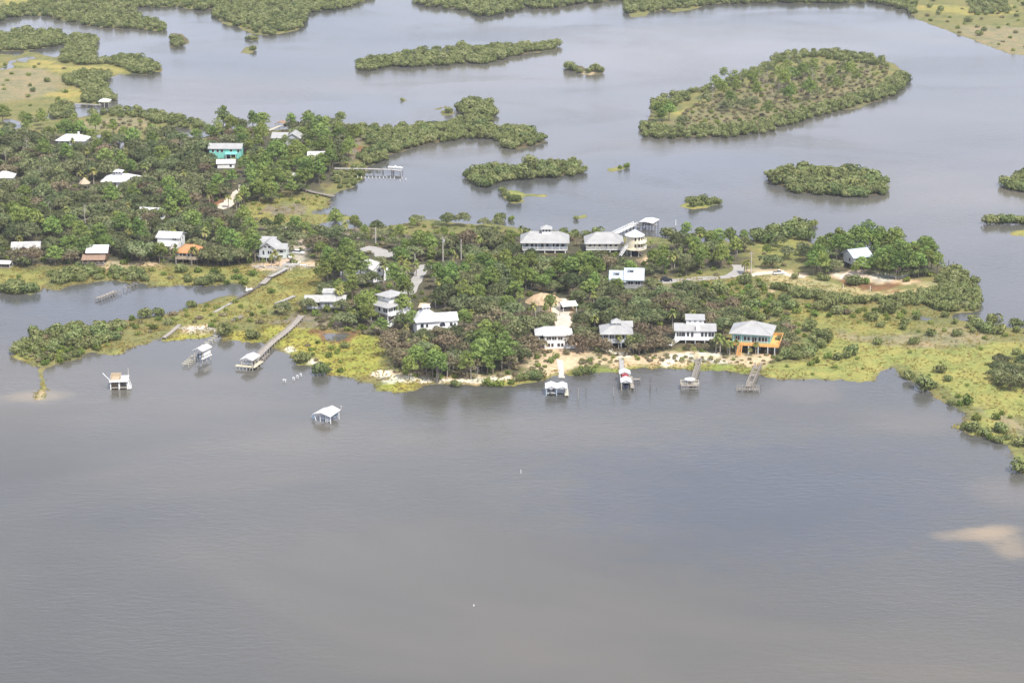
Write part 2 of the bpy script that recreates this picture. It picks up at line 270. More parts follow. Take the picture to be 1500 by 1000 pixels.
# zones of ground cover: (colour, softness m, polygons)
MARSH = (0.20,0.19,0.075)
ZONES = [
 ((0.265,0.228,0.130), 7, [[(1180,474),(1260,484),(1300,490),(1400,484),(1490,498),(1410,511),(1300,508),(1240,499)],
     [(1395,556),(1440,558),(1485,590),(1510,645),(1450,622),(1425,590)],[(0,104),(60,100),(95,118),(90,142),(0,150),(-220,140)],
     [(1390,40),(1600,40),(1600,90),(1480,80),(1430,62)],[(110,178),(200,172),(235,182),(190,192),(120,190)],[(270,1),(330,-5),(340,8),(290,8)]]),
 ((0.245,0.235,0.075), 6, [[(400,395),(470,395),(478,415),(455,440),(400,452),(350,464),(300,475),(260,480),(240,470),(300,450),(350,440),(385,425)],
     [(225,395),(400,390),(388,413),(340,417),(230,417)],[(-220,396),(70,397),(70,413),(40,420),(-220,424)],
     [(345,308),(400,290),(470,292),(478,303),(455,320),(400,328),(348,324)],[(455,310),(520,316),(520,324),(458,327)],
     [(1150,445),(1300,465),(1340,475),(1330,490),(1240,490),(1150,470)],[(1140,350),(1190,356),(1180,380),(1120,380),(1105,362)]]),
 ((0.305,0.295,0.065), 4, [[(376,484),(440,473),(470,480),(560,487),(568,500),(566,542),(520,551),(480,547),(440,512),(400,508)],
     [(240,499),(262,491),(310,489),(318,499),(260,502)],[(330,487),(384,486),(390,505),(330,501)],
     [(575,562),(640,560),(600,577),(548,576),(550,566)],[(700,562),(760,556),(790,553),(755,570),(715,570)],
     [(430,512),(436,505),(460,530),(500,545),(520,556),(436,537)]]),
 ((0.315,0.275,0.09), 9, [[(0,96),(60,88),(100,98),(190,96),(215,104),(150,112),(120,112),(60,102)],[(100,132),(130,128),(150,140),(100,150),(60,140)],
     [(420,-2),(480,-4),(478,4),(420,4)],[(360,28),(392,28),(392,34),(362,34)],[(0,-20),(60,-20),(60,8),(0,14)],[(1290,10),(1480,10),(1480,22),(1400,22),(1320,12)],
     [(1020,158),(1042,145),(1045,150),(1030,160),(1010,165)],[(1095,180),(1130,167),(1140,172),(1100,184)],[(985,166),(1005,162),(1005,168),(990,170)]]),
 ((0.272,0.272,0.085), 5, [[(1110,549),(1130,534),(1180,530),(1206,508),(1215,488),(1260,503),(1330,514),(1420,510),(1500,505),(1880,520),(1860,620),(1500,620),(1440,600),(1380,566),(1318,534),(1284,562),(1200,558)],
     [(1393,634),(1450,600),(1480,640),(1500,690),(1470,655)],[(1130,400),(1200,412),(1290,430),(1260,437),(1190,426),(1130,408)],
     [(40,535),(76,535),(76,545),(40,545)],[(45,546),(76,546),(76,590),(45,590)],[(15,512),(36,505),(46,530),(20,526)],
     [(150,519),(215,503),(240,497),(232,507),(176,524)]] + [LAND[k] for k in ('grass_islet_a','grass_islet_b','grass_islet_c','east_reed','tuft_islet')]),
 ((0.235,0.265,0.065), 2.5, [[(800,551),(824,547),(880,543),(920,536),(1000,533),(1110,538),(1120,556),(1000,545),(900,550),(800,559)]]),
 ((0.37,0.315,0.16), 3, [[(1105,401),(1180,408),(1230,421),(1290,431),(1340,424),(1375,407),(1382,416),(1345,433),(1290,438),(1220,432),(1150,418),(1105,408)]]),
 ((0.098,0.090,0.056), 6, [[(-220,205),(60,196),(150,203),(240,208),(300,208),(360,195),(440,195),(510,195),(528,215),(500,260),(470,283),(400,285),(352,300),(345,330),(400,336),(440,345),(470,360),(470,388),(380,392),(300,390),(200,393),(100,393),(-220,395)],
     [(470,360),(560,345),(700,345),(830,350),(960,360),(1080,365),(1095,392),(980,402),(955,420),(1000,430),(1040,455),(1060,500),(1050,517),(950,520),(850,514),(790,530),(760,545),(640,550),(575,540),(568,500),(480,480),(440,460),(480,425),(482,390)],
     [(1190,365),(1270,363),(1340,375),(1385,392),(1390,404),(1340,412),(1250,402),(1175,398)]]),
 ((0.205,0.185,0.095), 6, [[(960,190),(1010,165),(1060,140),(1110,120),(1200,95),(1280,95),(1290,130),(1200,155),(1130,175),(1080,190),(1000,196)]]),
 ((0.12,0.105,0.062), 3, [[(937,188),(944,204),(1006,205),(1057,205),(1123,197),(1174,181),(1200,172),(1310,142),(1335,115),(1318,104),(1290,130),(1195,157),(1120,180),(1060,190),(990,192)]]+[LAND[k] for k in ('long_islet','middle_islet','dome_islet','east_far_islet','top_islet','heart_islet','round_islet','east_islet')]+[[(500,190),(600,186),(660,182),(680,150),(720,155),(725,165),(716,186),(800,196),(800,212),(757,220),(738,219),(736,210),(640,210),(570,230),(540,244),(530,232),(540,215),(530,205)]]),
 ((0.22,0.185,0.135), 5, [[(965,420),(985,418),(1002,435),(1000,452),(975,450),(962,435)],[(400,470),(440,465),(560,478),(555,486),(470,480),(410,478)],
          [(470,340),(540,335),(560,350),(480,356)],[(385,305),(440,300),(450,312),(400,318)],[(500,198),(525,196),(535,215),(510,240)]]),
 ((0.56,0.42,0.275), 3.5, [[(770,532),(800,508),(850,508),(870,522),(960,520),(1010,519),(1050,522),(1070,532),(1000,535),(930,533),(880,537),(850,543),(800,550),(760,553)],
     [(560,546),(600,548),(660,552),(740,550),(765,552),(760,560),(690,562),(620,562),(560,556)],[(1205,402),(1240,400),(1330,410),(1348,412),(1330,418),(1290,420),(1225,412)],
     [(1055,520),(1120,517),(1140,525),(1110,538),(1060,533)],[(800,447),(830,443),(838,470),(830,483),(812,480)],[(405,388),(470,387),(470,396),(380,395),(372,390)],
     [(1068,430),(1100,437),(1095,445),(1072,438)],[(1110,418),(1138,424),(1130,430),(1108,426)],[(140,394),(150,386),(230,388),(240,394)],[(262,480),(320,478),(318,486),(262,490)],
     [(940,378),(975,378),(985,385),(940,388)],[(1095,398),(1130,394),(1180,400),(1180,405),(1100,402)],[(58,572),(72,574),(70,583),(58,583)],
     [(650,86),(690,83),(690,88),(655,91)],[(855,106),(868,107),(866,111),(857,110)]]),
 ((0.46,0.385,0.31), 3, [[(403,354),(445,354),(450,372),(440,392),(424,396),(408,385)],[(1215,402),(1250,400),(1330,408),(1300,416),(1240,410)]]),
 ((0.22,0.115,0.060), 2.5, [[(1225,409),(1250,414),(1285,420),(1318,417),(1330,421),(1300,430),(1262,427),(1230,418)],[(455,484),(520,486),(522,495),(508,498),(470,497)],
     [(300,300),(330,296),(335,304),(310,306)],[(520,216),(545,216),(545,222),(525,224)]]),
 ((0.74,0.67,0.55), 2, [[(545,549),(562,544),(580,553),(625,557),(690,557),(745,553),(742,559),(690,561),(620,561),(560,560)],
     [(1025,520),(1060,519),(1062,524),(1035,527)],[(1028,530),(1060,529),(1070,533),(1030,535)],[(424,511),(434,509),(435,516),(426,517)],[(450,525),(466,532),(460,537),(450,534)],
     [(890,515),(915,514),(925,524),(905,528)],[(960,528),(1015,524),(1020,530),(960,534)],[(272,484),(316,478),(318,484),(276,489)],[(1270,402),(1330,404),(1325,412),(1280,410)],[(1222,402),(1250,402),(1255,410),(1228,412)]]),
]
col = np.tile(np.array(MARSH), (len(P0), 1))
wobz = wob(P0[:,0], P0[:,1], 9, 13)*2.0
UP = np.zeros(len(P0))
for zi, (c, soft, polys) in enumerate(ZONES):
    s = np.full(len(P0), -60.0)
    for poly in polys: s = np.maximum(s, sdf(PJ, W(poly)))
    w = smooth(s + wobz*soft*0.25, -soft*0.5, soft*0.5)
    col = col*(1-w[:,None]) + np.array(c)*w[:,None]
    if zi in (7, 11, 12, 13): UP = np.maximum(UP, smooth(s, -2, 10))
# a narrow wet, muddy rim along the water
rim = (1-smooth(D, 0.0, 2.2))[:,None]*0.55
col = col*(1-rim) + np.array((0.15,0.125,0.075))*rim
Hh = np.where(D > 0, 0.45*(1-np.exp(-D/3.5)), np.maximum(-1.2, D*0.22)) + UP*0.75*smooth(D, 0, 14)
Hh += np.where(D > 2, wob(P0[:,0], P0[:,1], 11, 3)*0.06, 0)
HG = Hh.reshape(gx.shape); UPG = UP.reshape(gx.shape)
def h_at(px, py):
    i = np.clip((np.asarray(py, float)+60)/STEP, 0, len(GY)-1.001); j = np.clip((np.asarray(px, float)+GX0)/STEP, 0, len(GX)-1.001)
    i0 = i.astype(int); j0 = j.astype(int); a = i-i0; b = j-j0
    return (HG[i0,j0]*(1-a)*(1-b)+HG[i0+1,j0]*a*(1-b)+HG[i0,j0+1]*(1-a)*b+HG[i0+1,j0+1]*a*b)
DG = D.reshape(gx.shape)
def d_at(px, py):
    i = np.clip(np.round((np.asarray(py, float)+60)/STEP), 0, len(GY)-1).astype(int); j = np.clip(np.round((np.asarray(px, float)+GX0)/STEP), 0, len(GX)-1).astype(int)
    return DG[i, j]
def gh(x, y):
    px, py = project(x, y, 0.0); return max(0.0, float(h_at(px, py)))
def at(px, py):
    """the spot on the ground (or water) seen at a photo pixel"""
    z = 0.0
    for _ in range(4):
        x, y = ground_xy(px, py, z); z = gh(x, y)
    return x, y, z
def build_ground():
    ny, nx = gx.shape
    keep = (DG > -9)
    q = keep[:-1,:-1] | keep[1:,:-1] | keep[:-1,1:] | keep[1:,1:]
    ii, jj = np.where(q)
    a = ii*nx+jj; F = np.stack([a+nx, a+nx+1, a+1, a], 1)
    used = np.unique(F); remap = np.full(nx*ny, -1); remap[used] = np.arange(len(used)); F = remap[F]
    V = np.stack([P0[used,0], P0[used,1], Hh[used]], 1)
    me = fast_mesh('ground', V, F)
    ca = me.color_attributes.new('cover', 'FLOAT_COLOR', 'POINT')
    ca.data.foreach_set('color', np.concatenate([col[used], np.ones((len(used),1))], 1).astype(np.float32).ravel())
    me.materials.append(ground_mat())
    for p in me.polygons: p.use_smooth = True
    o = link_mesh('ground', me); tag(o, 'low salt marsh, sand and woodland floor of the shore and islands', 'ground', kind='structure')
def fast_mesh(name, V, F, tint=None):
    me = bpy.data.meshes.new(name); k = F.shape[1]
    me.vertices.add(len(V)); me.vertices.foreach_set('co', np.asarray(V, np.float32).ravel())
    me.loops.add(F.size); me.loops.foreach_set('vertex_index', F.astype(np.int32).ravel())
    me.polygons.add(len(F)); me.polygons.foreach_set('loop_start', np.arange(0, F.size, k, dtype=np.int32)); me.polygons.foreach_set('loop_total', np.full(len(F), k, np.int32))
    me.update(calc_edges=True)
    if tint is not None:
        a = me.attributes.new('tint', 'FLOAT', 'POINT'); a.data.foreach_set('value', np.asarray(tint, np.float32))
    return me
def ground_mat():
    m, nt, out = nodes('marsh_and_soil'); L = nt.links.new
    b = N(nt, 'ShaderNodeBsdfPrincipled', i={'Roughness': 0.95, 'Specular IOR Level': 0.1})
    at_ = N(nt, 'ShaderNodeAttribute', attribute_name='cover')
    tc = N(nt, 'ShaderNodeTexCoord')
    n1 = N(nt, 'ShaderNodeTexNoise', i={'Scale': 0.09, 'Detail': 8.0, 'Roughness': 0.7}); L(tc.outputs['Object'], n1.inputs['Vector'])
    n2 = N(nt, 'ShaderNodeTexNoise', i={'Scale': 0.7, 'Detail': 8.0, 'Roughness': 0.75}); L(tc.outputs['Object'], n2.inputs['Vector'])
    r1 = ramp(nt, [(0.3, (0.55,0.66,0.60)), (0.47, (0.9,0.95,0.9)), (0.55, (1.05,1.0,0.95)), (0.72, (1.22,1.05,1.05))]); L(n1.outputs['Fac'], r1.inputs['Fac'])
    r2 = ramp(nt, [(0.25, g(0.50)), (0.5, g(0.95)), (0.8, g(1.40))]); L(n2.outputs['Fac'], r2.inputs['Fac'])
    m1 = N(nt, 'ShaderNodeMix', data_type='RGBA', blend_type='MULTIPLY', i={0: 1.0}); L(at_.outputs['Color'], m1.inputs[6]); L(r1.outputs['Color'], m1.inputs[7])
    m2 = N(nt, 'ShaderNodeMix', data_type='RGBA', blend_type='MULTIPLY', i={0: 1.0}); L(m1.outputs[2], m2.inputs[6]); L(r2.outputs['Color'], m2.inputs[7])
    # sparse dark clumps
    n3 = N(nt, 'ShaderNodeTexNoise', i={'Scale': 0.28, 'Detail': 6.0, 'Roughness': 0.7}); L(tc.outputs['Object'], n3.inputs['Vector'])
    r3 = ramp(nt, [(0.60, g(0)), (0.72, g(0.5))]); L(n3.outputs['Fac'], r3.inputs['Fac'])
    m3 = N(nt, 'ShaderNodeMix', data_type='RGBA', blend_type='MIX'); L(r3.outputs['Color'], m3.inputs[0]); L(m2.outputs[2], m3.inputs[6]); m3.inputs[7].default_value = (0.15,0.15,0.06,1)
    L(m3.outputs[2], b.inputs['Base Color'])
    bp = N(nt, 'ShaderNodeBump', i={'Strength': 0.5, 'Distance': 0.25}); L(n2.outputs['Fac'], bp.inputs['Height']); L(bp.outputs[0], b.inputs['Normal'])
    L(b.outputs[0], out.inputs[0])
    return m

# ---------------------------------------------------------------- water
def water_mat():
    m, nt, out = nodes('bay_water'); L = nt.links.new
    b = N(nt, 'ShaderNodeBsdfPrincipled', i={'IOR': 1.333, 'Specular IOR Level': 0.5, 'Roughness': 0.10})
    tc = N(nt, 'ShaderNodeTexCoord')
    big = N(nt, 'ShaderNodeTexNoise', i={'Scale': 0.006, 'Detail': 5.0, 'Roughness': 0.55, 'Distortion': 0.4})
    mpb = N(nt, 'ShaderNodeMapping', i={'Scale': (0.6, 1.0, 1.0)}); L(tc.outputs['Object'], mpb.inputs['Vector']); L(mpb.outputs[0], big.inputs['Vector'])
    rc = ramp(nt, [(0.32, (0.066,0.069,0.066)), (0.5, (0.092,0.089,0.077)), (0.66, (0.132,0.118,0.092))]); L(big.outputs['Fac'], rc.inputs['Fac'])
    src = rc.outputs['Color']
    # soft-edged tints at fixed spots: pale sand, bluish water, painted-in dark tree reflections
    nz = N(nt, 'ShaderNodeTexNoise', i={'Scale': 0.11, 'Detail': 5.0, 'Roughness': 0.6}); L(tc.outputs['Object'], nz.inputs['Vector'])
    for px, py, rx, ry, rot, amt, colr in SHALLOWS_AND_REFLECTIONS:
        cx, cy = ground_xy(px, py); s = scale_at(py)
        sub = N(nt, 'ShaderNodeVectorMath', operation='SUBTRACT'); L(tc.outputs['Object'], sub.inputs[0]); sub.inputs[1].default_value = (cx, cy, 0)
        vr = N(nt, 'ShaderNodeVectorRotate', rotation_type='Z_AXIS', i={'Angle': R(-rot)}); L(sub.outputs[0], vr.inputs['Vector'])
        ms = N(nt, 'ShaderNodeVectorMath', operation='MULTIPLY'); L(vr.outputs[0], ms.inputs[0]); ms.inputs[1].default_value = (1/rx, 1/ry, 0)
        ln = N(nt, 'ShaderNodeVectorMath', operation='LENGTH'); L(ms.outputs[0], ln.inputs[0])
        ad = N(nt, 'ShaderNodeMath', operation='MULTIPLY_ADD', i={1: 1.1, 2: -0.55}); L(nz.outputs['Fac'], ad.inputs[0])
        sm = N(nt, 'ShaderNodeMath', operation='ADD'); L(ln.outputs['Value'], sm.inputs[0]); L(ad.outputs[0], sm.inputs[1])
        mr = N(nt, 'ShaderNodeMapRange', interpolation_type='SMOOTHSTEP', i={'From Min': 0.25, 'From Max': 1.2, 'To Min': amt, 'To Max': 0.0}); L(sm.outputs[0], mr.inputs['Value'])
        mx = N(nt, 'ShaderNodeMix', data_type='RGBA'); L(mr.outputs[0], mx.inputs[0]); L(src, mx.inputs[6]); mx.inputs[7].default_value = (*colr, 1); src = mx.outputs[2]
    L(src, b.inputs['Base Color'])
    # ripples: wind waves in three sizes, calmer in slicks
    mp = N(nt, 'ShaderNodeMapping', i={'Rotation': (0,0,R(12)), 'Scale': (0.55, 1.0, 1.0)}); L(tc.outputs['Object'], mp.inputs['Vector'])
    w1 = N(nt, 'ShaderNodeTexNoise', i={'Scale': 0.55, 'Detail': 5.0, 'Roughness': 0.62}); L(mp.outputs[0], w1.inputs['Vector'])
    w2 = N(nt, 'ShaderNodeTexNoise', i={'Scale': 2.2, 'Detail': 3.0, 'Roughness': 0.6}); L(mp.outputs[0], w2.inputs['Vector'])
    sl = N(nt, 'ShaderNodeTexNoise', i={'Scale': 0.011, 'Detail': 4.0, 'Roughness': 0.6, 'Distortion': 1.2}); L(mpb.outputs[0], sl.inputs['Vector'])
    sr = N(nt, 'ShaderNodeMapRange', i={'From Min': 0.40, 'From Max': 0.62, 'To Min': WAVE_CALM, 'To Max': WAVE_WIND}); L(sl.outputs['Fac'], sr.inputs['Value'])
    mp0 = N(nt, 'ShaderNodeMapping', i={'Rotation': (0,0,R(-9)), 'Scale': (0.42, 1.0, 1.0)}); L(tc.outputs['Object'], mp0.inputs['Vector'])
    w0 = N(nt, 'ShaderNodeTexNoise', i={'Scale': 0.62, 'Detail': 3.0, 'Roughness': 0.55, 'Distortion': 0.5}); L(mp0.outputs[0], w0.inputs['Vector'])
    b0 = N(nt, 'ShaderNodeBump', i={'Distance': 0.34}); L(sr.outputs[0], b0.inputs['Strength']); L(w0.outputs['Fac'], b0.inputs['Height'])
    b1 = N(nt, 'ShaderNodeBump', i={'Distance': 0.30}); L(sr.outputs[0], b1.inputs['Strength']); L(w1.outputs['Fac'], b1.inputs['Height']); L(b0.outputs[0], b1.inputs['Normal'])
    b2 = N(nt, 'ShaderNodeBump', i={'Distance': 0.05}); L(sr.outputs[0], b2.inputs['Strength']); L(w2.outputs['Fac'], b2.inputs['Height']); L(b1.outputs[0], b2.inputs['Normal'])
    L(b2.outputs[0], b.inputs['Normal']); L(b.outputs[0], out.inputs[0])
    return m
SAND = (0.30,0.225,0.13)
SHALLOWS_AND_REFLECTIONS = [(1120,725,70,62,0,0.75,(0.066,0.074,0.090)),(880,560,60,9,0,0.45,(0.066,0.058,0.045)),(690,588,30,9,0,0.4,(0.066,0.058,0.045)),(190,445,50,50,0,0.5,(0.060,0.070,0.086)),(500,160,70,60,0,0.5,(0.080,0.088,0.104)),(1050,250,70,60,0,0.5,(0.080,0.088,0.104)),(1455,784,9,8,0,0.5,SAND),(1420,783,11,5,8,0.45,SAND),(1480,803,6,9,0,0.45,SAND),(1466,776,8,5,0,0.4,SAND),  # the two dark brown patches paint shoreline tree reflections into the colour
            (60,580,11,8,0,0.4,(0.30,0.24,0.15)),(30,583,12,6,0,0.2,SAND),(1180,572,16,16,0,0.22,(0.24,0.19,0.14)),
            (1340,620,20,12,0,0.16,(0.24,0.19,0.14)),(1470,720,12,14,0,0.2,(0.24,0.19,0.14))]
WAVE_CALM, WAVE_WIND = 0.05, 0.33
def build_water():
    mb = MB(); mb.add([(-5000,-400,0),(5000,-400,0),(5000,7000,0),(-5000,7000,0)], [(0,1,2,3)])
    o = mb.build('water', water_mat()); tag(o, 'grey murky water of the shallow bay and creeks', 'water', kind='structure')
# ---------------------------------------------------------------- plants: leaf-sized faces spread through clumps
def leaf_faces(rng, P, Nn, s, asp=1.35):
    n = len(P)
    r = rng.normal(size=(n,3)); nn = Nn + r*0.38; nn /= np.linalg.norm(nn, axis=1)[:,None]
    a = np.cross(nn, rng.normal(size=(n,3))); a /= np.linalg.norm(a, axis=1)[:,None]+1e-9; b = np.cross(nn, a)
    sz = s*rng.uniform(0.65, 1.35, n)[:,None]
    a = a*sz*asp/2; b = b*sz/2
    V = np.stack([P-a*0.9-b, P+a-b*0.6, P+a*0.9+b, P-a+b*0.7], 1).reshape(-1,3)
    F = np.arange(4*n).reshape(n,4)
    return V, F
def clump_leaves(rng, clumps, per_m2, s, low=-0.45, inner=0.72):
    VV, FF, TT = [], [], []; base = 0
    for (cx,cy,cz,rx,ry,rz,tn) in clumps:
        area = 4*math.pi*((rx*ry)**1.6/3+(rx*rz)**1.6/3+(ry*rz)**1.6/3)**(1/1.6)
        n = max(8, int(area*per_m2)); d = rng.normal(size=(n,3)); d /= np.linalg.norm(d, axis=1)[:,None]
        d = d[d[:,2] > low]; n = len(d)
        rad = rng.uniform(inner, 1.08, n)[:,None]
        P = np.array((cx,cy,cz)) + d*rad*np.array((rx,ry,rz))
        nr = d/np.array((rx,ry,rz)); nr /= np.linalg.norm(nr, axis=1)[:,None]
        V, F = leaf_faces(rng, P, nr, s)
        VV.append(V); FF.append(F+base); base += len(V)
        tt = np.clip(tn + rng.normal(0, 0.16, n), 0, 1); TT.append(np.repeat(tt, 4))
    return np.concatenate(VV), np.concatenate(FF), np.concatenate(TT)
def oak_parts(seed, R0=4.6, H=6.6, sparse=1.0):
    rng = np.random.default_rng(seed); cl = []
    for k in range(15):
        a = k*2.399+rng.uniform(-.4,.4); q = math.sqrt((k+.3)/15)*0.80*R0
        z = H*(0.44+0.40*(1-(q/R0)**2)) + rng.normal(0, 0.30); r = R0*rng.uniform(0.27, 0.42)
        cl.append((q*math.cos(a), q*math.sin(a), z, r, r*rng.uniform(.8,1.1), r*rng.uniform(0.62,0.82), rng.uniform(0.2,0.8)))
    leaves = clump_leaves(rng, cl, 3.6*sparse, 0.46, -0.45, 0.78)
    mb = MB(); mb.cyl((0,0,-0.5),(0.1,0.05,H*0.3),0.36,0.27,7)
    for c in cl[:9]:
        mb.cyl((0.1,0.05,H*0.27),(c[0]*.55,c[1]*.55,H*0.45),0.2,0.12,5); mb.cyl((c[0]*.55,c[1]*.55,H*0.45),(c[0],c[1],c[2]),0.12,0.05,5)
    return leaves, mb
def pine_parts(seed, H=11.0, R0=3.4):
    rng = np.random.default_rng(seed); cl = []; n = 13
    for k in range(n):
        f = (k+.4)/n; a = k*2.399+rng.uniform(-.4,.4); q = R0*0.80*math.sqrt(f)
        z = H*(0.57+0.35*(1-(q/R0)**2)) + rng.normal(0,.35) - (1.5 if k % 4 == 3 else 0)
        r = R0*rng.uniform(0.30,0.46)
        cl.append((q*math.cos(a), q*math.sin(a), z, r, r*rng.uniform(.85,1.1), r*rng.uniform(.6,.75), rng.uniform(0.3,0.8)))
    leaves = clump_leaves(rng, cl, 3.6*sparse, 0.46, -0.45, 0.78)
    mb = MB(); mb.cyl((0,0,-0.5),(0.1,0.05,H*0.3),0.36,0.27,7)
    for c in cl[:9]:
        mb.cyl((0.1,0.05,H*0.27),(c[0]*.55,c[1]*.55,H*0.45),0.2,0.12,5); mb.cyl((c[0]*.55,c[1]*.55,H*0.45),(c[0],c[1],c[2]),0.12,0.05,5)
    return leaves, mb
def pine_parts(seed, H=11.0, R0=3.4):
    rng = np.random.default_rng(seed); cl = []; n = 12
    for k in range(n):
        f = k/(n-1); z = H*(0.50+0.46*f); rr = R0*(0.95 - 0.55*f**1.6)
        a = k*2.4+rng.uniform(-.5,.5); q = rr*rng.uniform(0.35, 0.75) if k < n-1 else 0.1
        r = R0*rng.uniform(0.34,0.5)*(1-.2*f)
        cl.append((q*math.cos(a), q*math.sin(a), z, r, r, r*0.58, rng.uniform(0.3,0.8)))
    leaves = clump_leaves(rng, cl, 4.6, 0.40, -0.4, 0.8)
    mb = MB(); mb.cyl((0,0,-0.5),(0.12,0.05,H*0.55),0.24,0.17,7); mb.cyl((0.12,0.05,H*0.55),(0,0,H*0.93),0.17,0.06,6)
    for c in cl: mb.cyl((0.08,0.03,c[2]-0.7),(c[0],c[1],c[2]),0.08,0.03,4)
    return leaves, mb
def mangrove_leaves_(seed, r=2.6, h=3.8, n=6):
    rng = np.random.default_rng(seed); cl = []
    for k in range(n):
        a = k*6.28/n + rng.uniform(-.4,.4); q = r*rng.uniform(0.3,0.62) if k else 0.0
        rr = r*rng.uniform(0.42,0.6); cz = h*rng.uniform(0.38,0.62)
        cl.append((q*math.cos(a), q*math.sin(a), cz, rr, rr, min(h*0.42, rr*0.95), rng.uniform(0.25,0.75)))
    return clump_leaves(rng, cl, 3.4, 0.44, -0.85, 0.84)
def bush_leaves_(seed, r=1.5, h=2.0):
    rng = np.random.default_rng(seed); cl = []
    for k in range(4):
        a = k*1.57+rng.uniform(-.5,.5); q = r*rng.uniform(0.2,0.5); rr = r*rng.uniform(0.45,0.7)
        cl.append((q*math.cos(a), q*math.sin(a), h*rng.uniform(.3,.6), rr, rr, h*0.42, rng.uniform(0.25,0.75)))
    return clump_leaves(rng, cl, 5.5, 0.32, -0.85, 0.8)
def palm_parts(seed, H=5.2):
    rng = np.random.default_rng(seed); V=[];F=[];T=[]
    for k in range(30):
        a = k*2.399+rng.uniform(-.2,.2); el = rng.uniform(-0.75, 1.2); L_ = rng.uniform(1.4,1.9); w = rng.uniform(.5,.8)
        d = np.array((math.cos(a)*math.cos(el), math.sin(a)*math.cos(el), math.sin(el))); s_ = np.array((-math.sin(a), math.cos(a), 0))
        p0 = np.array((0,0,H)); p1 = p0+d*L_*.55; p2 = p0+d*L_+np.array((0,0,-0.45*L_*max(0.2,math.cos(el)))); b = len(V)
        V += [p0-s_*.06, p0+s_*.06, p1+s_*w*.6, p1-s_*w*.6, p2+s_*w*.25, p2-s_*w*.25]; F += [(b,b+1,b+2,b+3),(b+3,b+2,b+4,b+5)]
        T += [np.clip((0.65 if el > -0.3 else 0.9)+rng.normal(0,.15),0,1)]*6
    mb = MB(); mb.cyl((0,0,-0.5),(0.08,0,H*.5),0.2,0.17,7); mb.cyl((0.08,0,H*.5),(0,0,H),0.17,0.15,7)
    return (np.array(V), np.array(F), np.array(T)), mb
def snag_mesh(seed, H=8.0):
    rng = np.random.default_rng(seed); mb = MB(); mb.cyl((0,0,-.5),(.1,0,H*.5),.2,.13,6); mb.cyl((.1,0,H*.5),(0.2,.1,H),.13,.04,5)
    for k in range(9):
        z = H*rng.uniform(.35,.92); a = rng.uniform(0,6.28); L_ = rng.uniform(.8,2.2)*(1.2-z/H*.5); up = rng.uniform(.2,1.0)
        q = (.1+L_*math.cos(a), L_*math.sin(a), z+up); mb.cyl((.1,0,z),q,.07,.03,4)
        for j in range(2): mb.cyl(q,(q[0]+rng.normal(0,.5),q[1]+rng.normal(0,.5),q[2]+rng.uniform(.2,.7)),.03,.012,3)
    return mb
LV = {}
def make_variants():
    for k in range(7):
        LV['oak',k] = oak_parts(100+k, 4.2+0.25*(k%4), 6.0+0.4*(k%3), 1.0)
        LV['brown',k] = oak_parts(150+k, 4.0+0.3*(k%3), 6.2+0.3*(k%3), 0.55)
        LV['pine',k] = pine_parts(200+k, 8.9+0.7*(k%3), 3.5+0.3*(k%4))
        LV['mangrove',k] = (mangrove_leaves_(300+k, 2.5+0.25*(k%3), 3.3+0.4*(k%3)), None)
        LV['shrub',k] = (bush_leaves_(400+k, 1.3+0.15*(k%4), 1.7+0.2*(k%3)), None)
        LV['brush',k] = (bush_leaves_(450+k, 1.5+0.15*(k%4), 1.4+0.2*(k%3)), None)
        LV['palm',k] = palm_parts(500+k, 4.6+0.5*(k%3))
        LV['snag',k] = (None, snag_mesh(600+k, 7.5+0.6*(k%3)))
MESH = {}
def kind_mesh(kind, k):
    if (kind,k) not in MESH:
        lv, mb = LV[kind,k]
        nm = {'oak':'crown','brown':'crown','pine':'crown','palm':'crown'}.get(kind, kind)
        a = None
        if lv is not None:
            a = fast_mesh(nm, lv[0], lv[1], lv[2]); a.materials.append(M[kind])
        b = mb.mesh('trunk', M['palebark'] if kind in ('palm','snag') else M['bark']) if mb else None
        MESH[kind,k] = (a, b)
    return MESH[kind,k]
RAD = {'oak':4.6,'brown':4.3,'pine':4.0,'mangrove':3.0,'shrub':1.5,'brush':1.6,'palm':1.7,'snag':1.2}
HGT = {'oak':7.0,'brown':7.0,'pine':9.8,'mangrove':3.9,'shrub':2.0,'brush':1.7,'palm':6.2,'snag':8.0}
PLANTS = []      # (kind, px, py, x, y, z, scale)
PTS = {}         # spacing hash
RECTS = []       # what each building shows: (x0,y0,x1,y1, base py)
def inside(px, py, poly):
    c = False; n = len(poly)
    for k in range(n):
        (ax,ay),(bx,by) = poly[k], poly[(k+1)%n]
        if (ay > py) != (by > py) and px < (bx-ax)*(py-ay)/(by-ay)+ax: c = not c
    return c
def hides(kind, px, py, s):
    S = scale_at(py); r = RAD[kind]*s*S*0.9; top = py-HGT[kind]*s*S*0.95
    lo = py - (HGT[kind]*s*S*0.42 if kind in ('pine','palm') else 0)
    for (x0,y0,x1,y1,base) in RECTS:
        if py > base-3 and px+r > x0 and px-r < x1 and top < y1 and lo > y0: return True
    return False
def on_building(x, y, r):
    for (cx,cy,w,d,rz) in FOOT:
        dx, dy = x-cx, y-cy; c, s_ = math.cos(-rz), math.sin(-rz)
        lx, ly = dx*c-dy*s_, dx*s_+dy*c
        if abs(lx) < w/2+r and -r < ly < d+r: return True
    return False
def plant(kind, px, py, s=1.0, force=False):
    if not force and (hides(kind, px, py, s)): return False
    x, y, z = at(px, py)
    if not force:
        if d_at(px, py) < (-2.2 if kind == 'mangrove' else 0.3): return False
        if on_building(x, y, 0.55*RAD[kind]*s) or on_road(x, y, 0.45*RAD[kind]*s): return False
    PLANTS.append((kind, px, py, x, y, z, s)); return True
FOOT = []; ROADLINES = []
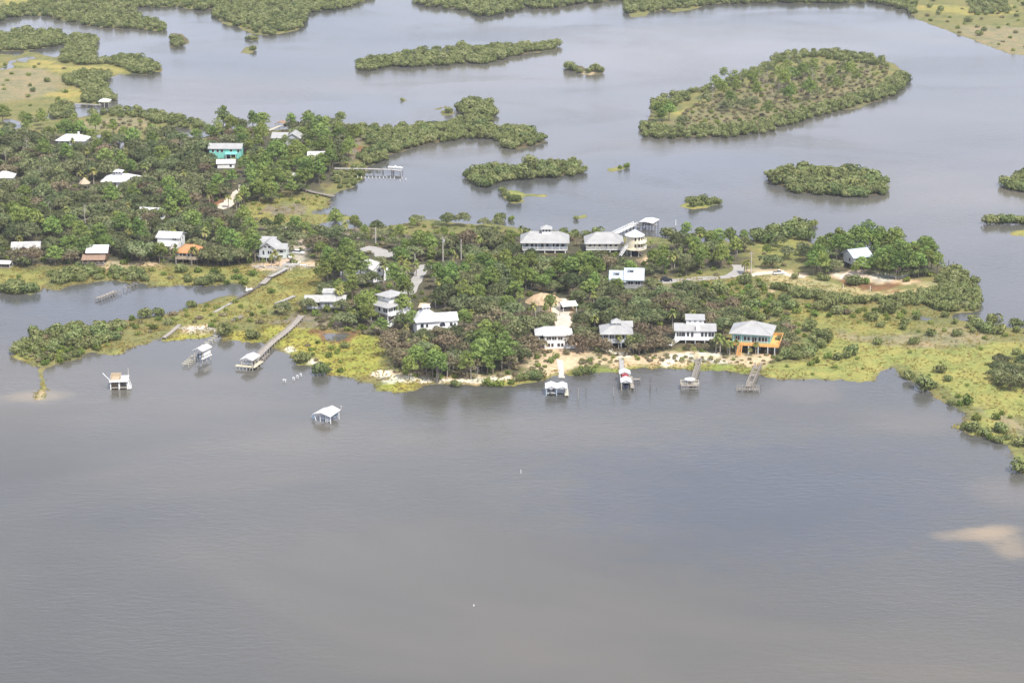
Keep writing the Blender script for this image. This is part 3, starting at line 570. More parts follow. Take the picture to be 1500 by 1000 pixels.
def on_road(x, y, r):
    for pts, w in ROADLINES:
        for a, b in zip(pts[:-1], pts[1:]):
            ex, ey = b[0]-a[0], b[1]-a[1]; t = max(0, min(1, ((x-a[0])*ex+(y-a[1])*ey)/(ex*ex+ey*ey+1e-9)))
            if math.hypot(x-a[0]-t*ex, y-a[1]-t*ey) < w/2+r: return True
    return False
def near(kindset, x, y, dmin):
    c = 8.0; i, j = int(x//c), int(y//c)
    for a in (-1,0,1):
        for b in (-1,0,1):
            for (qx,qy,qr) in PTS.get((kindset,i+a,j+b), ()):
                if (qx-x)**2+(qy-y)**2 < (min(dmin,qr) if False else dmin)**2: return True
    return False
def scatter(poly, mix, spacing, srange=(0.75,1.15), layer='tree', tries=14, edge=None):
    """fill a stretch of land, drawn as a photo polygon, with plants at least `spacing` metres apart"""
    Wp = W(poly); lo, hi = Wp.min(0), Wp.max(0)
    area = 0.5*abs(sum(Wp[k,0]*Wp[(k+1)%len(Wp),1]-Wp[(k+1)%len(Wp),0]*Wp[k,1] for k in range(len(Wp))))
    n = int(area/(spacing**2)*tries*(hi-lo).prod()/max(area,1)/2)+20
    n = min(n, 60000)
    ks = list(mix); ws = [mix[k] for k in ks]
    for _ in range(n):
        x = rnd.uniform(lo[0],hi[0]); y = rnd.uniform(lo[1],hi[1])
        px, py = project(x, y, 0.3)
        if not inside(px, py, poly): continue
        sp = spacing*rnd.uniform(0.8,1.15)
        if near(layer, x, y, sp): continue
        if plant(rnd.choices(ks, ws)[0], px, py, rnd.uniform(*srange)):
            PTS.setdefault((layer,int(x//8.0),int(y//8.0)), []).append((x,y,sp))
# words for the labels
LOOK = {'oak':('live oak','greyish green spreading'),'brown':('oak','brown withered'),'pine':('pine','bright green'),'mangrove':('mangrove','dense rounded'),
        'shrub':('shrub','small dark green'),'palm':('cabbage palm','yellowish green'),'snag':('dead tree','bare pale'),'brush':('bush','dry brown')}
NAME = {'oak':'oak_tree','brown':'withered_oak_tree','pine':'pine_tree','mangrove':'mangrove','shrub':'shrub','palm':'palm_tree','snag':'dead_tree','brush':'dry_bush'}
CAT = {'oak':'tree','brown':'tree','pine':'tree','mangrove':'mangrove','shrub':'shrub','palm':'palm','snag':'dead tree','brush':'bush'}
GROUP = {'oak':'live oaks of the shore woods','brown':'salt burnt oaks by the bay','pine':'pines of the shore woods','mangrove':'mangroves round the islands and creeks','shrub':'shrubs of the marsh','palm':'cabbage palms among the houses','snag':'dead trees','brush':'dry bushes'}
PLUR = {'oak':'live oaks','brown':'withered oaks','pine':'pines','mangrove':'mangroves','shrub':'shrubs','palm':'cabbage palms','snag':'dead trees','brush':'dry bushes'}
LIMIT = 290
STUFFNAME = {'oak':'oak_woodland','pine':'pine_woodland','mangrove':'mangrove_thicket','shrub':'marsh_shrubbery','brush':'dry_brush','brown':'withered_woodland'}
STUFFLABEL = {'oak':'farther live oaks of the woods, crown against crown','pine':'farther pines standing among the oak woods','mangrove':'massed mangrove thickets edging the far islets and creeks',
  'shrub':'low green shrubbery scattered over marsh and wood floor','brush':'low dry brush covering the marsh and island middle','brown':'farther withered oaks among the woods'}
ORD = ['leftmost','second from left','third from left','fourth from left','fifth from left','sixth from left','seventh from left','eighth from left','rightmost']
NUM = ['','one','two','three','four','five','six','seven','eight','nine']
def visible_plants():
    return [p for p in PLANTS if -45 < p[1] < 1545 and -30 < p[2] < 1030]
def place_plants():
    by = {}
    for p in PLANTS: by.setdefault(p[0], []).append(p)
    singles = []
    for kind, L_ in by.items():
        vis = [p for p in L_ if -12 < p[1] < 1512 and p[2]-HGT[kind]*p[6]*scale_at(p[2])*0.9 < 1000 and p[2] > 2]
        vis.sort(key=lambda p: -(p[6]*scale_at(p[2])))
        lim = {'brush': 120}.get(kind, LIMIT)
        one = vis[:lim] if kind in STUFFNAME else vis
        oneset = set(id(p) for p in one)
        singles += one
        rest = [p for p in L_ if id(p) not in oneset]
        if rest and kind in STUFFNAME:
            VV,FF,TT=[],[],[]; base=0; TV,TF=[],[]
            for p in rest:
                k = rnd.randrange(7); lv, mb = LV[kind,k]; V,F,T = lv
                if kind in ('oak','brown','pine'):
                    if p[2] < 330:
                        sel = np.random.default_rng(len(VV)).random(len(F)) < (0.8 if p[2] > 250 else 0.65); f = F[sel]; V2 = V[f.ravel()]; T2 = T[f.ravel()]; V=V2; T=T2; F=np.arange(len(V2)).reshape(-1,4)
                a = rnd.uniform(0,6.28); c,s_ = math.cos(a),math.sin(a); sc_ = p[6]
                X = np.stack([(V[:,0]*c-V[:,1]*s_)*sc_+p[3],(V[:,0]*s_+V[:,1]*c)*sc_+p[4],V[:,2]*sc_+p[5]-0.1],1)
                VV.append(X); FF.append(F+base); base += len(X); TT.append(np.clip(T+rnd.gauss(0,0.17),0,1))
            me = fast_mesh(STUFFNAME[kind], np.concatenate(VV), np.concatenate(FF), np.concatenate(TT)); me.materials.append(M[kind])
            o = link_mesh(STUFFNAME[kind], me); tag(o, STUFFLABEL[kind], 'vegetation', kind='stuff')
    # labels: kind + nearest landmark + side of it; small sets counted from the left
    keyed = {}
    for p in singles:
        kind, px, py, x, y, z, s = p
        best = min(LANDMARKS, key=lambda q: (q[2]-x)**2+((q[3]-y)*0.8)**2)
        dx, dy = x-best[2], (y-best[3])
        rel = ('right of' if dx > 0 else 'left of') if abs(dx) > abs(dy)*1.1 else ('behind' if dy > 0 else 'in front of')
        if best[5]: rel = 'on' if best[5] == 'on' else rel
        size = 'large ' if s > 1.06 else ('low ' if s < 0.8 else '')
        keyed.setdefault((kind, size, rel, best[4]), []).append(p)
    for (kind, size, rel, lm), L_ in keyed.items():
        noun, look = LOOK[kind]
        L_.sort(key=lambda p: p[1])
        for i, p in enumerate(L_):
            n = len(L_)
            if n == 1: lab = f'{size}{look} {noun} {rel} {lm}'
            elif n <= 9:
                o_ = ORD[i] if i < n-1 else 'rightmost'
                lab = f'{o_} of {NUM[n]} {size}{PLUR[kind]} {rel} {lm}'
            else: lab = f'{size}{look} {noun} in the many {rel} {lm}'
            w_ = lab.split()
            if len(w_) > 16: lab = ' '.join(w_[:16])
            put(p, lab)
def put(p, label):
    kind, px, py, x, y, z, s = p
    k = rnd.randrange(7); a, b = kind_mesh(kind, k); rz = rnd.uniform(0, 6.28)
    sc_ = (s*rnd.uniform(.94,1.06), s*rnd.uniform(.94,1.06), s*rnd.uniform(.8,1.18))
    if a is not None and b is not None:
        e = empty(NAME[kind], (x,y,z-0.1), rz); e.scale = sc_
        link_mesh('crown', a, e); link_mesh('trunk', b, e); o = e
    else:
        o = link_mesh(NAME[kind], a or b, None, (x,y,z-0.1), (0,0,rz), sc_)
    tag(o, label, CAT[kind], GROUP[kind])
# ---------------------------------------------------------------- buildings
LANDMARKS = []   # (px,py,x,y,phrase,mode)
def landmark(px, py, phrase, mode=None):
    x, y, z = at(px, py); LANDMARKS.append((px,py,x,y,phrase,mode))
class House:
    def __init__(s, name, label, px, py, rz=0, foot=None, see=None, short=None, cat='house', group=None, z=None):
        x, y, zz = at(px, py)
        if z is not None:
            x, y = ground_xy(px, py, z); zz = z
        s.rz = R(rz); s.e = empty(name, (x, y, zz), s.rz); tag(s.e, label, cat, group)
        if foot: FOOT.append((x, y, foot[0], foot[1], s.rz))
        if see: RECTS.append((*see, py))
        if short: landmark(px, py, short)
    def part(s, name, mat, mb, parent=None): return mb.build(name, M[mat], parent or s.e)
    def wall(s, cx, w, y0, d, z0, z1, mat, name='wall'):
        return s.part(name, mat, MB().box(cx-w/2, cx+w/2, y0, y0+d, z0, z1))
    def win(s, face, c, zc, w, h, at_, mat='white', kind='window', glass='glass'):
        """face 'f' front (y=at_), 'r' right (x=at_), 'l' left (x=at_); c along the wall"""
        t = 0.10; mb = MB(); gl = MB(); p = 0.07
        def bx(m, a0, a1, z0, z1, dep):
            if face == 'f': m.box(a0, a1, at_-dep, at_+0.05, z0, z1)
            elif face == 'r': m.box(at_-0.05, at_+dep, a0, a1, z0, z1)
            else: m.box(at_-dep, at_+0.05, a0, a1, z0, z1)
        bx(mb, c-w/2-t, c-w/2, zc-h/2-t, zc+h/2+t, p); bx(mb, c+w/2, c+w/2+t, zc-h/2-t, zc+h/2+t, p)
        bx(mb, c-w/2, c+w/2, zc+h/2, zc+h/2+t, p); bx(mb, c-w/2, c+w/2, zc-h/2-t, zc-h/2, p)
        if w > 1.3: bx(mb, c-0.05, c+0.05, zc-h/2, zc+h/2, p)
        f = s.part(kind, mat, mb)
        bx(gl, c-w/2, c+w/2, zc-h/2, zc+h/2, 0.03)
        s.part('pane', glass, gl, f); return f
    def hip(s, cx, w, y0, d, z, h, mat, ov=0.7, ridge=None, name='roof', along='x', parent=None):
        x0, x1, a, b = cx-w/2-ov, cx+w/2+ov, y0-ov, y0+d+ov
        if ridge is None: ridge = max(0.3, abs(w-d))
        cy = (a+b)/2
        if along == 'x': r0, r1 = (cx-ridge/2, cy, z+h), (cx+ridge/2, cy, z+h); fs = [(0,1,5,4),(1,2,5),(2,3,4,5),(3,0,4)]
        else: r0, r1 = (cx, cy-ridge/2, z+h), (cx, cy+ridge/2, z+h); fs = [(0,1,4),(1,2,5,4),(2,3,5),(3,0,4,5)]
        top = [(x0,a,z),(x1,a,z),(x1,b,z),(x0,b,z),r0,r1]
        o = s.part(name, mat, MB().slab(top, fs, [0,1,2,3]), parent)
        # raised ridge and hip caps
        mb = MB()
        for i, j in ((4,5),(0,4),(1,5 if along=='x' else 4),(2,5),(3,4 if along=='x' else 5)):
            if np.linalg.norm(np.subtract(top[i],top[j])) > 0.4: mb.bar(np.add(top[i],(0,0,.02)), np.add(top[j],(0,0,.02)), 0.22, 0.08)
        mb.build('ridge_cap', M[mat], o)
        return o
    def gable(s, cx, w, y0, d, z, h, mat, wallmat=None, ov=0.5, along='x', name='roof', rx=None):
        """ridge along x or along y; gable ends closed by wallmat"""
        x0, x1, a, b = cx-w/2-ov, cx+w/2+ov, y0-ov, y0+d+ov
        if along == 'x':
            cy = (a+b)/2; top = [(x0,a,z),(x1,a,z),(x1,cy,z+h),(x0,cy,z+h),(x1,b,z),(x0,b,z)]
            fs = [(0,1,2,3),(3,2,4,5)]; ol = [0,1,2,4,5,3]
        else:
            c = (cx if rx is None else rx); top = [(x0,a,z),(c,a,z+h),(c,b,z+h),(x0,b,z),(x1,a,z),(x1,b,z)]
            fs = [(0,1,2,3),(1,4,5,2)]; ol = [0,1,4,5,2,3]
        o = s.part(name, mat, MB().slab(top, fs, ol, 0.2))
        if wallmat:
            if along == 'x':
                for X in (cx-w/2, cx+w/2-0.15):
                    s.part('gable_wall', wallmat, MB().add([(X,y0,z-.19),(X,y0+d,z-.19),(X,y0+d/2,z+h-.23),(X+.15,y0,z-.19),(X+.15,y0+d,z-.19),(X+.15,y0+d/2,z+h-.23)],
                           [(0,2,1),(3,4,5),(0,3,5,2),(1,2,5,4),(0,1,4,3)]))
            else:
                for Y in (y0, y0+d-.15):
                    s.part('gable_wall', wallmat, MB().add([(cx-w/2,Y,z-.19),(cx+w/2,Y,z-.19),(cx,Y,z+h-.23),(cx-w/2,Y+.15,z-.19),(cx+w/2,Y+.15,z-.19),(cx,Y+.15,z+h-.23)],
                           [(0,1,2),(3,5,4),(0,2,5,3),(1,4,5,2),(0,3,4,1)]))
        return o
    def shed(s, cx, w, y0, d, zf, zb, mat, ov=0.4, name='roof', th=0.2):
        x0, x1, a, b = cx-w/2-ov, cx+w/2+ov, y0-ov, y0+d+ov
        return s.part(name, mat, MB().slab([(x0,a,zf),(x1,a,zf),(x1,b,zb),(x0,b,zb)], [(0,1,2,3)], [0,1,2,3], th))
    def posts(s, pts, z0, z1, mat='white', w=0.3, name='stilt'):
        me = MB().box(-w/2, w/2, -w/2, w/2, z0, z1).mesh(name, M[mat])
        for (x, y) in pts: link_mesh(name, me, s.e, (x, y, 0))
    def deck(s, x0, x1, y0, y1, z, mat='wood', rail='', railmat=None, name='deck', solid=False, rh=1.0):
        s.part(name, mat, MB().box(x0, x1, y0, y1, z-0.28, z))
        if rail:
            mb = MB()
            sides = {'f':((x0,y0),(x1,y0)),'b':((x0,y1),(x1,y1)),'l':((x0,y0),(x0,y1)),'r':((x1,y0),(x1,y1))}
            for k in rail:
                (ax,ay),(bx,by) = sides[k]; L_ = math.hypot(bx-ax,by-ay); n = max(1,int(L_/1.6))
                mb.bar((ax,ay,z+rh),(bx,by,z+rh),0.14,0.10)
                if solid:
                    for q in np.arange(0.15, rh-0.05, 0.21): mb.bar((ax,ay,z+q),(bx,by,z+q),0.05,0.15)
                else:
                    mb.bar((ax,ay,z+.2),(bx,by,z+.2),0.06,0.08); mb.bar((ax,ay,z+.6),(bx,by,z+.6),0.06,0.08)
                for i in range(n+1):
                    f = i/n; X, Y = ax+(bx-ax)*f, ay+(by-ay)*f; mb.box(X-.07,X+.07,Y-.07,Y+.07,z,z+rh+.06)
            s.part('railing', railmat or mat, mb)
    def stairs(s, p, q, w=1.1, mat='wood'):
        """a flight from p (x,y,z) up to q"""
        mb = MB(); p = np.array(p,float); q = np.array(q,float); d = q-p; hd = np.array((d[0],d[1],0)); hd /= np.linalg.norm(hd); sd = np.array((-hd[1],hd[0],0))
        n = max(3, int(abs(d[2])/0.2))
        for k in range(n):
            c = p+d*(k+.5)/n; mb.bar(c-sd*w/2, c+sd*w/2, np.linalg.norm(d[:2])/n*1.05, 0.06)
        for sgn in (-1,1):
            mb.bar(p+sd*sgn*w/2, q+sd*sgn*w/2, 0.08, 0.28); up = np.array((0,0,0.95)); mb.bar(p+sd*sgn*w/2+up, q+sd*sgn*w/2+up, 0.08, 0.10)
            for k in range(0, n+1, 4): c = p+d*k/n+sd*sgn*w/2; mb.bar(c, c+up, 0.08, 0.08)
        s.part('stairs', mat, mb)
    def cupola(s, cx, cy, z, w, h, rh, wallmat='white', roofmat='whiteroof', ov=0.35):
        c = s.part('cupola', wallmat, MB().box(cx-w/2,cx+w/2,cy-w/2,cy+w/2,z-0.8,z+h))
        n = max(1,int(w/1.0))
        for k in range(n):
            X = cx-w/2+w*(k+.5)/n; MB().box(X-w/n*.33, X+w/n*.33, cy-w/2-.03, cy-w/2+.02, z+h*.3, z+h*.85).build('pane', M['glass'], c)
        x0,x1,a,b = cx-w/2-ov,cx+w/2+ov,cy-w/2-ov,cy+w/2+ov
        MB().slab([(x0,a,z+h),(x1,a,z+h),(x1,b,z+h),(x0,b,z+h),(cx,cy,z+h+rh)],[(0,1,4),(1,2,4),(2,3,4),(3,0,4)],[0,1,2,3],.15).build('cupola_roof', M[roofmat], c)

def build_houses():
    # --- waterfront row, from the right
    h = House('stilt_house','turquoise house on stilts with bright orange wraparound deck and grey hip roof',1099,517,-13,(16,13),(1066,468,1133,517),'the orange decked house')
    h.wall(0,12.4,0,10.5,3.3,6.75,'teal'); h.hip(0,12.4,0,10.5,6.75,3.0,'greyroof',ov=1.05,ridge=1.2)
    h.deck(-7.2,9.6,-1.9,0,3.3,'orangedeck','fl',solid=True); h.deck(6.3,9.6,0,11.5,3.25,'orangedeck','rb',solid=True,name='side_deck')
    h.posts([(x,y) for x in (-6.8,-3.6,-0.4,2.8,6.0,8.3) for y in (-1.7,4.0)]+[(-5,9.8),(0,9.8),(5,9.8)],-0.6,3.05,'greywall',0.35)
    for c,w in ((-4.4,1.5),(-1.9,0.8),(-0.7,0.8),(3.0,0.8),(4.1,0.8),(5.1,0.6)): h.win('f',c,5.0,w,1.5,0)
    h.win('f',1.2,4.55,1.5,2.3,0,kind='door')
    for c in (2.5,6.0): h.win('r',c,5.0,1.2,1.3,6.2)
    for X in (-5.75,-3.0,0.1,2.3,5.75): h.part('corner_board','white',MB().box(X-.09,X+.09,-0.08,0.03,3.32,6.25))
    h.stairs((-3.2,-5.2,0.1),(-3.2,-2.1,3.0),1.4,'orangedeck'); h.stairs((10.3,-1.6,0.1),(10.3,5.0,3.0),1.2,'rubble')
    h.wall(1.5,9.0,5.2,0.2,0.1,3.0,'dark','dark_sheet')  # dark sheet painting in the deep shade under the raised floor

    h = House('white_house','long low white house on stilts with raised clerestory room and blue tinted windows',1018,502,-3,(14,9),(988,467,1048,496),'the white clerestory house')
    h.wall(0,13.4,0,8,1.6,4.3,'white'); h.gable(0,13.4,0,8,4.3,1.5,'greyroof','white',ov=.5)
    h.wall(0,6.0,3.2,4.4,4.9,7.2,'white','upper_wall'); h.shed(0,6.0,3.2,4.4,7.25,7.9,'greyroof',.35,'upper_roof')
    for c in (-1.8,0,1.8): h.win('f',c,6.6,0.8,0.4,3.2)
    h.part('dormer','white',MB().box(0.2,1.5,-0.3,1.8,4.25,5.75))
    for c,w in ((-5.5,1.5),(-4.0,1.3),(-2.4,0.8),(2.4,0.9),(3.6,0.8)): h.win('f',c,2.95,w,1.5,0)
    h.win('f',5.4,2.9,1.9,1.6,0,glass='dark'); h.win('f',-1.0,2.7,0.9,2.0,0,kind='door')
    h.deck(-6.9,6.9,-1.6,0,1.6,'white','f'); h.posts([(x,y) for x in (-6.4,-3.2,0,3.2,6.4) for y in (-1.4,3.5,7.5)],-.5,1.35,'greywall')
    h.stairs((-8.6,-4.0,0.1),(-5.6,-1.6,1.5),1.1,'white')

    h = House('hip_roof_house','square white house with stepped grey pyramid roof and pointed cupola',903,510,0,(11,10),(884,470,922,500),'the pyramid roofed house')
    h.wall(0,9.4,0,9,2.6,5.2,'greywall'); h.hip(0,9.4,0,9,5.2,2.6,'greyroof',ov=.9,ridge=.4)
    h.cupola(0,4.5,7.3,2.6,0.7,1.3,'white','greyroof',0.5)
    h.wall(3.0,5.0,7.5,4.5,2.6,5.6,'greywall','rear_wing'); h.gable(3.0,5.0,7.0,5.0,5.6,1.3,'greyroof','greywall',ov=.4,name='wing_roof')
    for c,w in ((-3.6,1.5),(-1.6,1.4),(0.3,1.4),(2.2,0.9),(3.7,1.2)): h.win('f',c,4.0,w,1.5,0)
    h.deck(-5,5,-1.5,0,2.6,'greywall','f'); h.posts([(x,y) for x in (-4.6,-1.5,1.5,4.6) for y in (-1.3,4,8.5)],-.5,2.35,'greywall'); h.wall(0,8,3,.2,.1,2.3,'dark','dark_sheet')  # last part is a plain dark sheet between the stilts

    h = House('two_storey_house','white two storey house with porch and dark window bands above bare slope',814,511,2,(14,9),(793,481,834,510),'the white house above the bare slope')
    h.wall(-0.3,6.8,0,7,0.1,4.9,'white'); h.hip(-0.3,6.8,0,7,4.9,1.5,'whiteroof',ov=.6,ridge=1.0,along='y')
    h.wall(-0.5,11.6,2.2,6.5,0.1,4.4,'white','side_wing'); h.hip(-0.5,11.6,2.2,6.5,4.4,1.9,'whiteroof',ov=.6,ridge=6,name='wing_roof')
    for c in (-2.3,-0.5,1.5): h.win('f',c,3.7,1.5,1.1,0)
    for c,w in ((-2.4,1.0),(-1.1,.8),(1.0,.9),(2.2,.8)): h.win('f',c,1.4,w,1.2,0)
    h.win('f',3.9,3.4,1.0,1.2,2.2); h.win('f',-4.6,3.3,1.2,1.2,2.2); h.win('f',4.0,1.2,.9,1.9,2.2,kind='door')
    h.deck(3.3,6.6,-0.5,2.0,0.55,'white','fr'); h.shed(5.2,3.2,-0.4,2.5,2.9,3.3,'whiteroof',.2,'porch_roof'); h.posts([(3.8,-.3),(6.5,-.3)],0.3,2.8,'white',.18,'porch_post')

    h = House('villa','big bright white house with tall steep roofs, cupola and arched dark window',638,492,12,(15,11),(611,452,673,480),'the big white house with arched window')
    h.wall(-2.6,7.6,0,8.5,0.2,5.4,'white'); h.hip(-2.6,7.6,0,8.5,5.4,3.6,'whiteroof',ov=.6,ridge=.4)
    h.cupola(-2.6,4.25,8.6,2.2,0.9,0.9,'white','whiteroof',.4)
    h.wall(4.3,7.0,0.8,6.4,0.2,5.0,'white','side_wing'); h.gable(4.3,7.0,.8,6.4,5.0,2.1,'whiteroof','white',ov=.4,name='wing_roof')
    h.win('l',2.2,4.0,1.0,1.3,-6.4); h.win('l',5.0,4.0,.8,1.3,-6.4); h.win('f',-4.6,3.9,1.1,1.4,0); h.win('f',-2.9,3.9,.7,1.3,0); h.win('f',-4.4,1.6,1.1,1.3,0)
    mb=MB(); n=10; vs=[(2.6+1.0*math.cos(math.pi*k/n),0.8-.05,3.5+1.0*math.sin(math.pi*k/n)) for k in range(n+1)]+[(1.6,.75,2.9),(3.6,.75,2.9)]
    vs=[(2.6,.75,3.3)]+vs[:n+1]+[(1.6,.75,2.9),(3.6,.75,2.9)]; b2=[(x,.84,z) for x,y,z in vs]; k=len(vs)
    mb.add(vs+b2,[tuple(range(1,k))[::-1],tuple(range(k+1,2*k))]); h.part('arched_window','glass',mb)
    h.win('f',5.6,3.6,1.0,1.3,.8); h.win('f',6.9,3.4,.7,1.3,.8); h.win('f',5.0,1.5,1.2,1.3,.8); h.win('f',2.6,1.3,1.0,2.1,.8,kind='door')
    h.deck(0.9,8.0,-1.6,.8,2.6,'white','f'); h.posts([(1.2,-1.4),(4.4,-1.4),(7.7,-1.4)],0,2.35,'white',.25)

    h = House('tall_stilt_house','tall white three level house on slim columns with double hip roof',583,471,49,(10,9),(540,431,598,476),'the tall white house on columns')
    h.wall(0,10,0,8.5,3.4,6.2,'white'); h.hip(0,10,0,8.5,6.2,1.5,'greyroof',ov=.9,ridge=3)
    h.wall(0.8,6.8,1.6,5.6,6.9,9.1,'white','upper_wall'); h.hip(.8,6.8,1.6,5.6,9.1,1.1,'greyroof',ov=.8,ridge=1.5,name='upper_roof')
    for c in (-4.0,-3.0,-1.7,-.6,1.2,2.6,3.9): h.win('f',c,5.0,.75,1.4,0)
    for c in (-1.3,0.6,2.6): h.win('f',c,8.5,.6,.5,1.6)
    for c,w in ((1.2,1.9),(4.0,.9),(6.9,1.1)): h.win('l',c,4.9,w,1.4,-5.0)
    h.win('l',4.0,8.4,.6,.5,-2.6)
    h.posts([(x,y) for x in (-4.8,-1.6,1.6,4.8) for y in (.2,4.2,8.3)],-.6,3.2,'white',.34); h.wall(1.5,6,2.2,5,.1,3.2,'tanwall','ground_room')
    h.deck(-5,5,-1.3,0,3.4,'white','f'); h.stairs((-6.8,-2.0,.1),(2.6,-2.0,3.2),1.2,'white')

    h = House('ranch_house','low house with wide stained grey roof and square raised middle',476,453,0,(15,9),(448,430,505,446),'the low grey roofed house')
    h.wall(0,13,0,8,.2,2.9,'greywall'); h.gable(0,13.6,0,8,2.9,1.3,'mossroof','greywall',ov=.7)
    h.wall(1.2,4.6,-.8,5,.2,2.95,'greywall','front_wing'); h.gable(1.2,5.0,-1.2,5,3.3,.9,'mossroof','greywall',ov=.3,name='wing_roof'); h.wall(1.0,3.9,4.4,4.2,3.3,5.0,'greywall','upper_wall'); h.shed(1.0,3.9,4.4,4.2,5.0,5.3,'mossroof',.3,'upper_roof')
    for c in (-4.6,-2.5,4.6): h.win('f',c,1.8,1.4,1.2,0)
    h.win('f',1.0,1.8,1.6,1.3,-.8); h.win('f',5.8,1.3,.9,2.0,0,kind='door')

    h = House('gabled_house','white steep gabled house among trees with long low porch wing',556,413,38,(7,9),(543,386,576,412),'the white steep gabled house')
    h.wall(0,5.6,0,7.5,.2,5.0,'white'); h.gable(0,5.6,0,7.5,5.0,2.6,'whiteroof','white',ov=.5,along='y')
    h.wall(4.2,2.8,1.2,4,.2,3.4,'white','side_wing'); h.shed(4.3,3.0,1.0,4.4,3.5,4.0,'whiteroof',.3,'wing_roof')
    h.win('f',0,4.4,1.0,1.1,0); h.win('f',-.8,2.2,.9,1.2,0); h.win('f',1.2,1.3,.9,2.0,0,kind='door'); h.win('f',4.4,2.2,1.4,1.0,1.2); h.win('l',3.5,3.4,1.0,1.2,-2.8)
    h = House('porch_wing','long low white roofed porch building behind the pine trunks',528,412,2,(10,5),(508,401,530,409),None)
    h.wall(0,9.4,0,4.6,.2,2.4,'white'); h.gable(0,9.4,0,4.6,2.4,1.2,'whiteroof','white',ov=.6); h.deck(-7.0,-4.7,-.6,3,.6,'white','fl'); h.shed(-5.9,2.6,-.4,3.4,2.5,3.0,'whiteroof',.3,'porch_roof'); h.posts([(-6.9,-.4),(-5.0,-.4)],.3,2.3,'white',.16,'porch_post')
    for c in (-3.2,-.8,1.6,3.6): h.win('f',c,1.4,1.2,1.0,0)

    # --- north shore
    h = House('verandah_house','long grey roofed house with white columned verandah and square cupola',798,371,-1,(20,13),(763,334,834,368),'the verandah house')
    h.wall(0,16.6,1.8,9.5,1.4,4.2,'bluewall'); h.hip(0,17.6,0,12.4,4.3,3.0,'greyroof',ov=.8,ridge=11.5)
    h.cupola(.6,6.2,7.1,3.6,1.5,1.3,'white','greyroof',.5)
    h.deck(-8.8,8.8,0,1.8,1.4,'white','flr'); h.posts([(-8.6+k*2.87,.2) for k in range(7)],1.4,4.2,'white',.26,'column'); h.posts([(x,y) for x in (-8,-4,0,4,8) for y in (.3,6,11)],-.5,1.15,'white',.3)
    for c in (-7,-5,-3.2,3.2,5,7): h.win('f',c,3.0,1.1,1.5,1.8)
    h.win('f',-1.0,2.5,1.0,2.1,1.8,kind='door'); h.win('f',1.0,3.0,1.1,1.5,1.8)

    h = House('hip_roof_bungalow','cream bungalow with broad pale hip roof and white railed deck',885,370,0,(16,12),(858,342,916,366),'the cream bungalow')
    h.wall(0,13.6,1.2,9.5,1.3,3.6,'cream'); h.hip(0,14.2,0,11.2,3.7,3.2,'greyroof',ov=.6,ridge=6)
    h.deck(-7.1,7.1,-.2,1.2,1.3,'white','fl'); h.posts([(x,y) for x in (-6.8,-2.3,2.3,6.8) for y in (0,9)],-.5,1.05,'white',.28); h.posts([(x,0) for x in (-7,-3.5,0,3.5,7)],1.3,3.6,'white',.16,'porch_post')
    for c in (-5.4,-3.6,-1.8,2.6,4.6): h.win('f',c,2.7,.9,1.1,1.2)
    h.win('f',.5,2.35,1.4,2.0,1.2,kind='door')

    h = House('round_house','round cream two storey house on stilts with white cone roof and balconies',930,377,0,(8,8),(914,338,946,377),'the round cream house')
    cy=3.6; mb=MB().cyl((0,cy,3.0),(0,cy,8.1),3.35,3.35,28); h.part('wall','cream',mb)
    mb=MB(); n=14; top=[(3.95*math.cos(2*math.pi*k/n),cy+3.95*math.sin(2*math.pi*k/n),8.1) for k in range(n)]+[(0,cy,10.3)]
    mb.slab(top,[(k,(k+1)%n,n) for k in range(n)],list(range(n)),.2); h.part('roof','whiteroof',mb)
    mb=MB().cyl((0,cy,2.7),(0,cy,3.02),3.9,3.9,28); h.part('floor_slab','cream',mb)
    for zb,a0,a1 in ((3.02,-80,70),(5.6,-75,70)):
        mb=MB(); rl=MB(); m=12
        for k in range(m):
            q0,q1=R(a0+(a1-a0)*k/m),R(a0+(a1-a0)*(k+1)/m)
            pin=lambda q,r,z:(r*math.cos(q),cy+r*math.sin(q),z)
            mb.add([pin(q0,3.3,zb-.2),pin(q1,3.3,zb-.2),pin(q1,4.7,zb-.2),pin(q0,4.7,zb-.2),pin(q0,3.3,zb),pin(q1,3.3,zb),pin(q1,4.7,zb),pin(q0,4.7,zb)],[(0,3,2,1),(4,5,6,7),(2,3,7,6),(0,1,5,4),(1,2,6,5),(3,0,4,7)])
            for zz in (.35,.65,1.0): rl.bar(pin(q0,4.62,zb+zz),pin(q1,4.62,zb+zz),.06,.09)
            rl.bar(pin(q0,4.62,zb),pin(q0,4.62,zb+1.0),.07,.07)
        b=h.part('balcony','cream',mb); rl.build('railing',M['white'],b)
    mb=MB()
    for zc in (4.5,7.1):
        for aa in (-88,-62,-38,-14,8):
            q0,q1=R(aa-5.5),R(aa+5.5); r0,r1=3.36,3.40
            c=[(r*math.cos(q),cy+r*math.sin(q),z) for z in (zc-.65,zc+.65) for (r,q) in ((r0,q0),(r0,q1),(r1,q1),(r1,q0))]
            f=MB().add(c,[(0,3,2,1),(4,5,6,7),(0,1,5,4),(1,2,6,5),(2,3,7,6),(3,0,4,7)]); h.part('window','glass',f)
    h.posts([(2.9*math.cos(k*1.05),cy+2.9*math.sin(k*1.05)) for k in range(6)],-.5,2.7,'white',.26); h.part('core','dark',MB().cyl((0,cy,0),(0,cy,2.7),1.6,1.6,12))
    h.stairs((-5.6,.2,.6),(-2.6,2.2,4.6),1.1,'white'); h.part('brace','white',MB().bar((.8,.9,2.5),(3.0,1.8,.4),.14,.14))

    h = House('modern_house','angular house with two pale blue shed roofs, roof boxes and outside stair',917,427,-4,(13,9),(890,396,939,419),'the pale blue shed roofed house')
